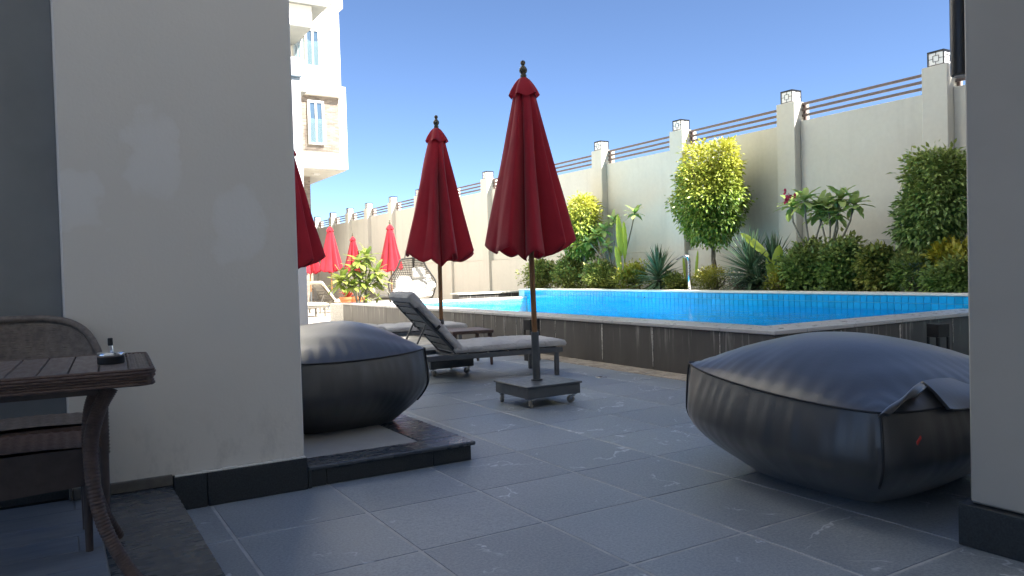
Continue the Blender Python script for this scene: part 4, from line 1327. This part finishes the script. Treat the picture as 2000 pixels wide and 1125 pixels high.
def pillow(w, d, h, seed):
    m = MB(); n = 18; rr = np.random.default_rng(seed); ph = rr.uniform(0, 6, 3)
    for sg in (1, -1):
        P = np.zeros((n+1, n+1, 3))
        for i in range(n+1):
            for j in range(n+1):
                u, v = -1+2*i/n, -1+2*j/n
                e = ((1-u**4)*(1-v**4))**.55
                pin = 1-.08*(u*u*v*v)
                P[i, j] = (u*w/2*pin, v*d/2*pin, sg*(h/2)*e*(1+.08*math.sin(7*u+ph[0])*math.sin(6*v+ph[1])))
        m.grid(P, flip=(sg < 0))
    return m
for (x, y, z, rx, ry, rz, w, d, h, s) in ((-.22, -.10, .62, 20, 6, 5, .58, .55, .20, 1), (.24, -.10, .62, 22, -8, -4, .58, .55, .20, 2), (-.20, .07, .86, 66, 4, 3, .52, .44, .17, 3), (.22, .07, .88, 68, -5, -3, .52, .44, .17, 4),
                                          (.16, .05, 1.13, 80, -3, -6, .36, .30, .12, 6), (.45, -.16, .76, 40, -45, -10, .34, .3, .13, 7)):
    pillow(w, d, h, s).build('cushion', M['cushion_white'], egg, True, loc=(x, y, z), rot=(R(rx), R(ry), R(rz)))
m = MB()
for x in (-.19, .13): m.tube([(x, .10, 1.5), (x*.9, .12, 1.60), (x*.8, .15, 1.72)], .014, 6)
m.build('hanger_strap', M['net_black'], egg)
m = MB(); m.tube([(0, .62, .03), (0, .66, .9), (0, .60, 1.5), (0, .42, 1.82), (0, .15, 1.86), (0, .10, 1.72)], .03, 10); m.build('stand_pole', M['net_black'], egg, True)
MB().lathe([(.5, 0), (.5, .03), (.48, .035)], 28, (0, .35, 0)).build('stand_base', M['net_black'], egg)

# =================================================================== STEEL WATER SPOUT
sx_ = onx(1347, 560, 9.68)
spout = tag(empty('water_spout', (sx_[0], sx_[1], .70)), 'curved stainless steel water spout at the pool edge between yucca plants', 'water spout')
th = [(0, 0, 0), (0, 0, .28), (0, 0, .50)]+[(-.06+.06*math.cos(a), .045-.045*math.cos(a), .52+.085*math.sin(a)) for a in np.linspace(0, math.pi*.62, 8)]
MB().tube(th, .026, 12).build('pipe', M['steel'], spout, True)
e = np.array(th[-1])
MB().obox(e+np.array([.01, -.01, .012]), e+np.array([-.10, .06, -.055]), .12, .02).build('spout_blade', M['steel'], spout)
MB().lathe([(.045, .001), (.045, .012), (.03, .02)], 18).build('flange', M['steel'], spout, 'auto')

# =================================================================== PLANTS
def leaf_mesh(name, pos, axis, length, width, fold=.25, curl=.25, seed=0):
    """pos, axis: (N,3); one folded, slightly curled leaf (4 triangles) each"""
    rr = np.random.default_rng(seed)
    N_ = len(pos)
    axis = axis/(np.linalg.norm(axis, axis=1, keepdims=True)+1e-9)
    ref = rr.normal(size=(N_, 3)); ref[:, 2] = np.abs(ref[:, 2])+.8
    side = np.cross(axis, ref); side /= np.linalg.norm(side, axis=1, keepdims=True)+1e-9
    nor = np.cross(side, axis)
    L = (length*rr.uniform(.5, 1.4, N_))[:, None]; W = (width*rr.uniform(.75, 1.2, N_))[:, None]
    b = pos; md = pos+axis*L*.5+nor*L*curl*.15; tp = pos+axis*L-nor*L*curl*.5
    l = pos+axis*L*.42+side*W*.5+nor*W*fold; r = pos+axis*L*.42-side*W*.5+nor*W*fold
    V = np.stack([b, l, md, r, tp], 1).reshape(-1, 3)
    base = (np.arange(N_)*5)[:, None]
    F = np.concatenate([base+np.array([[0, 2, 1]]), base+np.array([[1, 2, 4]]), base+np.array([[0, 3, 2]]), base+np.array([[2, 3, 4]])], 0)
    me = bpy.data.meshes.new(name)
    me.vertices.add(len(V)); me.vertices.foreach_set('co', V.astype(np.float32).ravel())
    me.loops.add(len(F)*3); me.loops.foreach_set('vertex_index', F.astype(np.int32).ravel())
    me.polygons.add(len(F)); me.polygons.foreach_set('loop_start', (np.arange(len(F))*3).astype(np.int32))
    me.update(calc_edges=True); me.validate()
    return me
def crown_points(blobs, n_clump, per, spread, seed, hollow=.55, up=.25, droop=0.0, flat=0.0):
    rr = np.random.default_rng(seed)
    pos = []; ax = []
    vol = np.array([b[3]*b[4]*b[5] for b in blobs])**.667
    for b, k in zip(blobs, rr.multinomial(n_clump, vol/vol.sum())):
        c = np.array(b[:3]); rad = np.array(b[3:6])
        d = rr.normal(size=(k, 3)); d /= np.linalg.norm(d, axis=1, keepdims=True)
        lump = 1+.16*np.sin(d[:, 0]*5.3+seed)*np.sin(d[:, 1]*4.1+2*seed)+.12*np.sin(d[:, 2]*7.7+seed)
        rr_ = (hollow+(1-hollow)*rr.uniform(0, 1, k)**.45)*lump
        cp = c+d*rad*rr_[:, None]
        q = rr.integers(0, k, k*per)
        off = rr.normal(size=(k*per, 3))*spread
        pos.append(cp[q]+off)
        a = d[q]*.9+off/spread*.45+rr.normal(size=(k*per, 3))*.35
        a[:, 2] += up-droop
        ax.append(a)
    return np.concatenate(pos), np.concatenate(ax)
def plant_root(name, loc, label, cat, group=None):
    return tag(empty(name, tuple(loc)), label, cat, group)
def limbs(root, base, tips, r0, mat, name='trunk', seed=0, wob=.03):
    rr = np.random.default_rng(seed); m = MB()
    for t in tips:
        t = np.array(t, float); b = np.array(base, float)
        n = 7; pts = []
        for k in range(n+1):
            s = k/n
            p = b+(t-b)*s+np.array([1, 1, 0])*rr.normal(size=3)*wob*math.sin(math.pi*s)
            pts.append(p)
        m.tube(pts, [r0*(1-.65*k/n) for k in range(n+1)], 7)
    return m.build(name, M[mat], root, True)

def ficus(px, py, rpx, rpz, X, base_px, mat, label, seed, n=900, per=9, twin=False, leaf=.085, yshape=None, trunk_twist=True):
    c = onx(px, py, X); D = np.dot(c-CAM, FW)
    rx, rz = rpx*D/F_PX, rpz*D/F_PX
    b = onx(base_px[0], base_px[1], X); b[2] = .63
    root = plant_root('ficus_tree', b, label, 'tree')
    cc = c-b
    ry = rx*1.02
    if twin:
        blobs = [(cc[0], cc[1], cc[2]-.06*rz, rx*.80, ry*.94, rz*.62), (cc[0], cc[1]+.34*ry, cc[2]+.44*rz, rx*.42, ry*.38, rz*.50), (cc[0], cc[1]-.46*ry, cc[2]+.42*rz, rx*.4, ry*.34, rz*.48), (cc[0], cc[1]-.05*ry, cc[2]-.42*rz, rx*.6, ry*.70, rz*.40)]
    else:
        blobs = [(cc[0], cc[1]-.1*ry, cc[2]+.12*rz, rx*.80, ry*.88, rz*.82), (cc[0], cc[1]+.2*ry, cc[2]-.35*rz, rx*.8, ry*.8, rz*.6), (cc[0], cc[1]-.25*ry, cc[2]+.5*rz, rx*.5, ry*.5, rz*.42)]
    p, a = crown_points(blobs, n, per, .055, seed, .6, up=-.1, droop=.35)
    me = leaf_mesh('crown', p, a, leaf, leaf*.5, .18, .35, seed)
    link('crown', me, M[mat], root)
    rr = np.random.default_rng(seed)
    tips = [(cc[0]+rr.uniform(-.5, .5)*rx, cc[1]+rr.uniform(-.6, .6)*ry, cc[2]+rr.uniform(-.3, .5)*rz) for _ in range(9)]
    fork = (cc[0]*.6, cc[1]*.6, max(.15, cc[2]-rz*.75))
    tm = MB()
    for k in range(3):       # plaited stems
        pts = []
        for s in np.linspace(0, 1, 14):
            w = .03*(1-.3*s)
            pts.append((fork[0]*s+w*math.cos(7*s+k*2.1), fork[1]*s+w*math.sin(7*s+k*2.1), -.05+(fork[2]+.05)*s))
        tm.tube(pts, .022, 7)
    for t in tips: tm.tube([fork, (np.array(fork)+np.array(t))/2+rr.normal(size=3)*.04, t], [.022, .014, .006], 6)
    tm.build('trunk', M['bark_grey'], root, True)
    return root
ficus(1385, 382, 78, 110, 10.38, (1398, 540), 'leaf_ficus_yellow', 'round ficus tree with yellow new leaves and plaited bare trunk behind the water spout', 21, 1500, 10, True, .082)
ficus(1824, 402, 62, 108, 10.38, (1815, 540), 'leaf_ficus', 'tall glossy green ficus tree against the boundary wall above the right-hand hedge', 22, 1500, 10, False, .088)
ficus(1136, 445, 40, 68, 10.45, (1150, 545), 'leaf_ficus_yellow', 'yellow-topped ficus tree half hidden by the tall burgundy umbrella', 23, 700, 9, False)

def shrub(px0, px1, py0, X, mat, label, seed, n=480, per=12, leaf=.064, wid=.62, name='shrub', cat='shrub', group=None, upr=.35, z0=.62):
    b = onx((px0+px1)/2, 560, X); b[2] = z0
    t = onx((px0+px1)/2, py0, X)
    D = np.dot(b-CAM, FW)
    h = (t[2]-z0)*.88; w = (px1-px0)*D/F_PX/2/.95
    root = plant_root(name, b, label, cat, group)
    rr = np.random.default_rng(seed)
    blobs = [(0, 0, h*.48, min(w*.9, .5), w, h*.5)]
    for k in range(5):
        blobs.append((rr.uniform(-.15, .15), rr.uniform(-.62, .62)*w, h*rr.uniform(.40, .76), min(w*.5, .32), w*.46, h*.28))
    p, a = crown_points(blobs, n, per, .045, seed, .35, up=upr)
    k = p[:, 2] > .01
    link('foliage', leaf_mesh('foliage', p[k], a[k], leaf, leaf*wid, .2, .4, seed), M[mat], root)
    tips = [(rr.uniform(-.2, .2), rr.uniform(-.7, .7)*w, h*rr.uniform(.5, .8)) for _ in range(9)]
    limbs(root, (0, 0, -.03), tips, .014, 'bark_grey', 'stems', seed)
    return root
shrub(1022, 1092, 504, 10.25, 'leaf_croton', 'rounded bronze-green croton shrub at the end of the bed behind the umbrella pole', 31)
shrub(1080, 1150, 498, 10.30, 'leaf_croton', 'croton shrub under the yellow-topped ficus tree', 32)
shrub(1138, 1212, 505, 10.20, 'leaf_croton', 'spreading croton shrub below the small frangipani stems', 33)
shrub(1205, 1268, 510, 10.15, 'leaf_yellow_shrub', 'loose yellow-green shrub between the paddle leaf and the yucca', 34, 200)
shrub(1296, 1342, 536, 10.05, 'leaf_croton', 'low croton shrub between the yucca and the steel spout', 35, 140)
shrub(1352, 1438, 516, 10.25, 'leaf_yellow_shrub', 'low feathery yellow-green bush under the round ficus tree', 36, 300, 12, .05, .3)
shrub(1430, 1462, 524, 10.0, 'leaf_silver', 'small silvery grey shrub beside the large yucca', 37, 60, 12, .055, .3, upr=.7)
shrub(1534, 1625, 462, 10.2, 'leaf_croton_green', 'dense dark green shrub below the frangipani with the pink flower', 38, 900, 12, .070, .75)
shrub(1598, 1700, 462, 10.28, 'leaf_croton_green', 'dense dark green shrub under the leafy frangipani crown', 39, 900, 12, .070, .75)
shrub(1684, 1765, 478, 10.2, 'leaf_croton', 'bronze-tinted hedge shrub left of the tall green ficus', 40, 700, 12, .068, .75)
shrub(1748, 1832, 486, 10.12, 'leaf_croton_green', 'dark hedge shrub at the foot of the tall green ficus', 41, 650, 12, .066, .7)
shrub(1770, 1806, 512, 9.98, 'leaf_silver', 'small silver-leaved shrub in front of the dark hedge', 42, 90, 11, .06, .4)
shrub(1826, 1915, 462, 10.15, 'leaf_yellow_shrub', 'yellow-crowned hedge shrub next to the plastered pier', 43, 380, 12, .085, .6)
shrub(1820, 1930, 500, 10.0, 'leaf_croton_green', 'low dark shrub in front of the yellow-crowned one', 44, 650, 12, .066, .7)
shrub(1500, 1545, 530, 10.0, 'leaf_yellow_shrub', 'small yellow-flecked shrub at the foot of the paddle-leaved plant', 45, 70, 11, .07, .5)
shrub(1880, 2010, 480, 10.3, 'leaf_croton', 'hedge shrub continuing behind the plastered pier', 46, 300, 10, .08, .7)

def yucca(px, py, X, L, n, label, seed, h):
    b = onx(px, 560, X); b[2] = .62
    root = plant_root('yucca_plant', b, label, 'yucca')
    rr = np.random.default_rng(seed)
    m = MB()
    for k in range(n):
        s = k/n
        a = 2.39996*k; el = R(86-120*s**1.1)+rr.normal()*.08
        ll = L*rr.uniform(.8, 1.1); w = .025*rr.uniform(.8, 1.2)
        o = np.array([0, 0, h*(1-.55*s)])
        d = np.array([math.cos(a)*math.cos(el), math.sin(a)*math.cos(el), math.sin(el)])
        sd = np.array([-math.sin(a), math.cos(a), 0]); nn = np.cross(d, sd)
        A = []; B_ = []; C_ = []
        for q in range(5):
            t = q/4; p = o+d*ll*t+np.array([0, 0, -1])*ll*.16*t*t*(1-.3*math.sin(el))
            ww = w*(math.sin(math.pi*min(1, .25+t*.75))**.7)*(1-t**4*.95)
            A.append(p-sd*ww); B_.append(p-nn*ww*.5); C_.append(p+sd*ww)
        m.grid([A, B_, C_])
    m.build('leaves', M['leaf_yucca'], root, True)
    MB().tube([(0, 0, -.04), (.01, 0, h*.5), (0, 0, h)], [.05, .045, .03], 8).build('trunk', M['bark_grey'], root, True)
    return root
yucca(1287, 510, 9.98, .60, 130, 'spiky dark green yucca left of the steel water spout', 51, .42)
yucca(1468, 480, 10.15, .74, 140, 'large spiky yucca between round ficus and the paddle-leaved plant', 52, .52)
yucca(1512, 500, 10.3, .62, 100, 'spiky yucca close to the wall behind the paddle-leaved plant', 53, .52)
yucca(1482, 540, 10.1, .42, 80, 'lower drooping yucca in front of the larger one', 54, .22)

def blade(m, base, d0, L, W, bend, seed=0, n=14, fold=.2, side=None):
    d0 = np.array(d0, float); d0 /= np.linalg.norm(d0)
    sd = np.array(side, float) if side is not None else np.cross(d0, (0, 0, 1.0)); sd /= np.linalg.norm(sd)+1e-9
    p = np.array(base, float); d = d0.copy(); rows = [[], [], [], [], []]
    for k in range(n+1):
        t = k/n
        w = W/2*(math.sin(math.pi*min(1, .06+t*.94))**.55 if t < .98 else .05)
        nn = np.cross(sd, d)
        rip = .012*math.sin(k*2.4+seed)*W/.2
        rows[0].append(p-sd*w+nn*w*fold+nn*rip); rows[1].append(p-sd*w*.5+nn*w*fold*.35); rows[2].append(p.copy()); rows[3].append(p+sd*w*.5+nn*w*fold*.35); rows[4].append(p+sd*w+nn*w*fold-nn*rip)
        p = p+d*L/n; d = d+np.array(bend)/n; d /= np.linalg.norm(d)
    m.grid(rows)
def frangipani(name, base_px, X, tips, label, seed, mat='leaf_frangipani', leafL=.30, leafW=.115, nl=17, flower=None, z0=.62, plane='x', r0=.022):
    P = (lambda px, py, off=0: onx(px, py, X+off)) if plane == 'x' else (lambda px, py, off=0: ony(px, py, X+off))
    b = P(*base_px); b[2] = z0
    root = plant_root(name, b, label, 'frangipani')
    rr = np.random.default_rng(seed)
    st = MB(); lv = MB()
    fork = None
    for k, (px, py) in enumerate(tips):
        t = P(px, py, rr.uniform(-.12, .12))-b
        mid = t*.45+np.array([rr.normal()*.03, rr.normal()*.03, .06]); mid[:2] *= .55
        st.tube([(0, 0, -.03), (mid*.5)+rr.normal(size=3)*.01, mid, t*.8+np.array([rr.normal()*.02, rr.normal()*.02, 0]), t], [r0, r0*.85, r0*.75, r0*.6, r0*.5], 7)
        for q in range(nl):
            a = 2.39996*q+rr.uniform(0, .5); el = R(62-95*(q/nl)**.8+rr.normal()*9)
            d = (math.cos(a)*math.cos(el), math.sin(a)*math.cos(el), math.sin(el))
            blade(lv, t-np.array([0, 0, .07*q/nl]), d, leafL*rr.uniform(.7, 1.1), leafW*rr.uniform(.8, 1.15), (0, 0, -.55), q, 7, .22)
    st.build('stems', M['stem_grey'], root, True)
    lv.build('leaves', M[mat], root, True)
    if flower:
        f = MB(); c = P(flower[0], flower[1], -.25)-b
        for q in range(7):
            cc = c+rr.normal(size=3)*.035
            for s in range(5):
                a = 2*math.pi*s/5+q
                blade(f, cc, (-.5+.2*math.cos(a), math.sin(a)*.8, math.cos(a)*.8), .065, .042, (0, 0, -.2), s, 5, .1)
        f.build('flowers', M['petal_pink'], root, True)
    return root
frangipani('frangipani_shrub', (1580, 475), 10.15, [(1546, 398), (1572, 388), (1600, 402)], 'frangipani with a pink flower cluster standing bare-stemmed above the dark shrub', 61, flower=(1538, 388))
frangipani('frangipani_shrub', (1622, 480), 10.18, [(1616, 398), (1642, 384), (1668, 396), (1634, 414), (1600, 412)], 'frangipani with broad sunlit leaves on several bare stems, no flowers', 62)
frangipani('frangipani_shrub', (1196, 530), 10.35, [(1198, 428), (1180, 446), (1164, 455), (1186, 480), (1150, 470)], 'small frangipani with dark leaf rosettes next to the yellow-topped ficus', 63, leafL=.25, leafW=.10, nl=15)
frangipani('frangipani_shrub', (1214, 530), 10.4, [(1240, 414)], 'single tall thin frangipani stem with one leaf rosette beside the paddle leaf', 64, leafL=.24, leafW=.095, nl=16)

def paddle(px, X, leaves, label, seed):
    b = onx(px, 560, X); b[2] = .62
    root = plant_root('paddle_plant', b, label, 'plant')
    lv = MB(); st = MB()
    for (bx, by, tx, ty, W, bend, dx) in leaves:
        p0 = onx(bx, by, X+dx)-b; p1 = onx(tx, ty, X+dx)-b
        d = p1-p0; L = np.linalg.norm(d)
        blade(lv, p0, d, L, W, bend, seed+bx, 16, .22, side=np.cross(d, (1, .35, 0)))
        st.tube([(0, 0, -.03), p0*.5+np.array([0, 0, .03]), p0+d*.12], [.018, .013, .008], 7)
    lv.build('leaves', M['leaf_banana'], root, True)
    st.build('stalks', M['leaf_banana'], root, True)
paddle(1218, 10.15, [(1212, 500, 1206, 418, .16, (0, 0, .0), 0), (1220, 505, 1218, 432, .13, (0, 0, 0), .05), (1212, 535, 1202, 480, .13, (0, 0, -.1), -.06)], 'upright plant with tall yellow-green paddle leaves beside the thin frangipani', 71)
paddle(1515, 10.05, [(1500, 500, 1448, 452, .13, (0, 0, -.12), 0), (1512, 545, 1522, 478, .20, (0, 0, -.1), .05), (1508, 550, 1498, 500, .13, (0, 0, 0), .0)], 'plant with one long bright green leaf leaning across the large yucca', 72)
paddle(1336, 10.2, [(1338, 545, 1334, 500, .06, (0, 0, 0), 0), (1358, 545, 1363, 488, .06, (0, 0, 0), 0)], 'pair of narrow upright leaves behind the steel water spout', 73)

# plants at the far end planter
frangipani('planter_shrub', (715, 590), 16.0, [(690, 525), (716, 500), (668, 545), (700, 508), (735, 530)], 'yellow-green leafy shrub with bare stems in the planter at the pool end', 81, 'leaf_frangipani_pale', .36, .115, 20, None, .45, 'y', .02)
frangipani('planter_shrub', (700, 590), 16.1, [(664, 552), (688, 556), (704, 545), (740, 548), (718, 552)], 'lower yellow-green shrub spreading over the edge of the end planter', 82, 'leaf_frangipani_pale', .34, .11, 18, None, .45, 'y', .018)
frangipani('planter_shrub', (730, 592), 15.9, [(716, 580), (738, 578)], 'small pale seedling shrub low in the end planter', 83, 'leaf_frangipani_pale', .16, .05, 12, None, .45, 'y', .01)
frangipani('planter_shrub', (764, 596), 16.0, [(745, 558), (722, 540)], 'thin leaning bare stem in the end planter nearest the tilted lounger', 84, 'leaf_frangipani_pale', .14, .045, 9, None, .45, 'y', .014)

# terracotta pots beyond the planter
for i, (px, lab) in enumerate(((680, 'terracotta pot with reddish leaves beyond the end planter'), (700, 'plain terracotta pot next to the one with reddish leaves'))):
    q = depth(px, 575, 22.0)
    pt = tag(empty('terracotta_pot', (q[0], q[1], .008)), lab, 'pot')
    MB().lathe([(.12, 0), (.17, .02), (.24, .42), (.26, .43), (.26, .50), (.235, .50), (.22, .44)], 24).build('pot', M['terracotta'], pt, 'auto')
    MB().lathe([(.22, .445), (.1, .45), (.01, .452)], 20).build('soil', M['soil'], pt)
    if i == 0:
        lv = MB(); rr = np.random.default_rng(5)
        for k in range(22):
            a = 2.4*k; el = R(75-55*k/22)
            blade(lv, (0, 0, .45), (math.cos(a)*math.cos(el), math.sin(a)*math.cos(el), math.sin(el)), .38, .06, (0, 0, -.5), k, 7)
        lv.build('leaves', M['leaf_red'], pt, True)
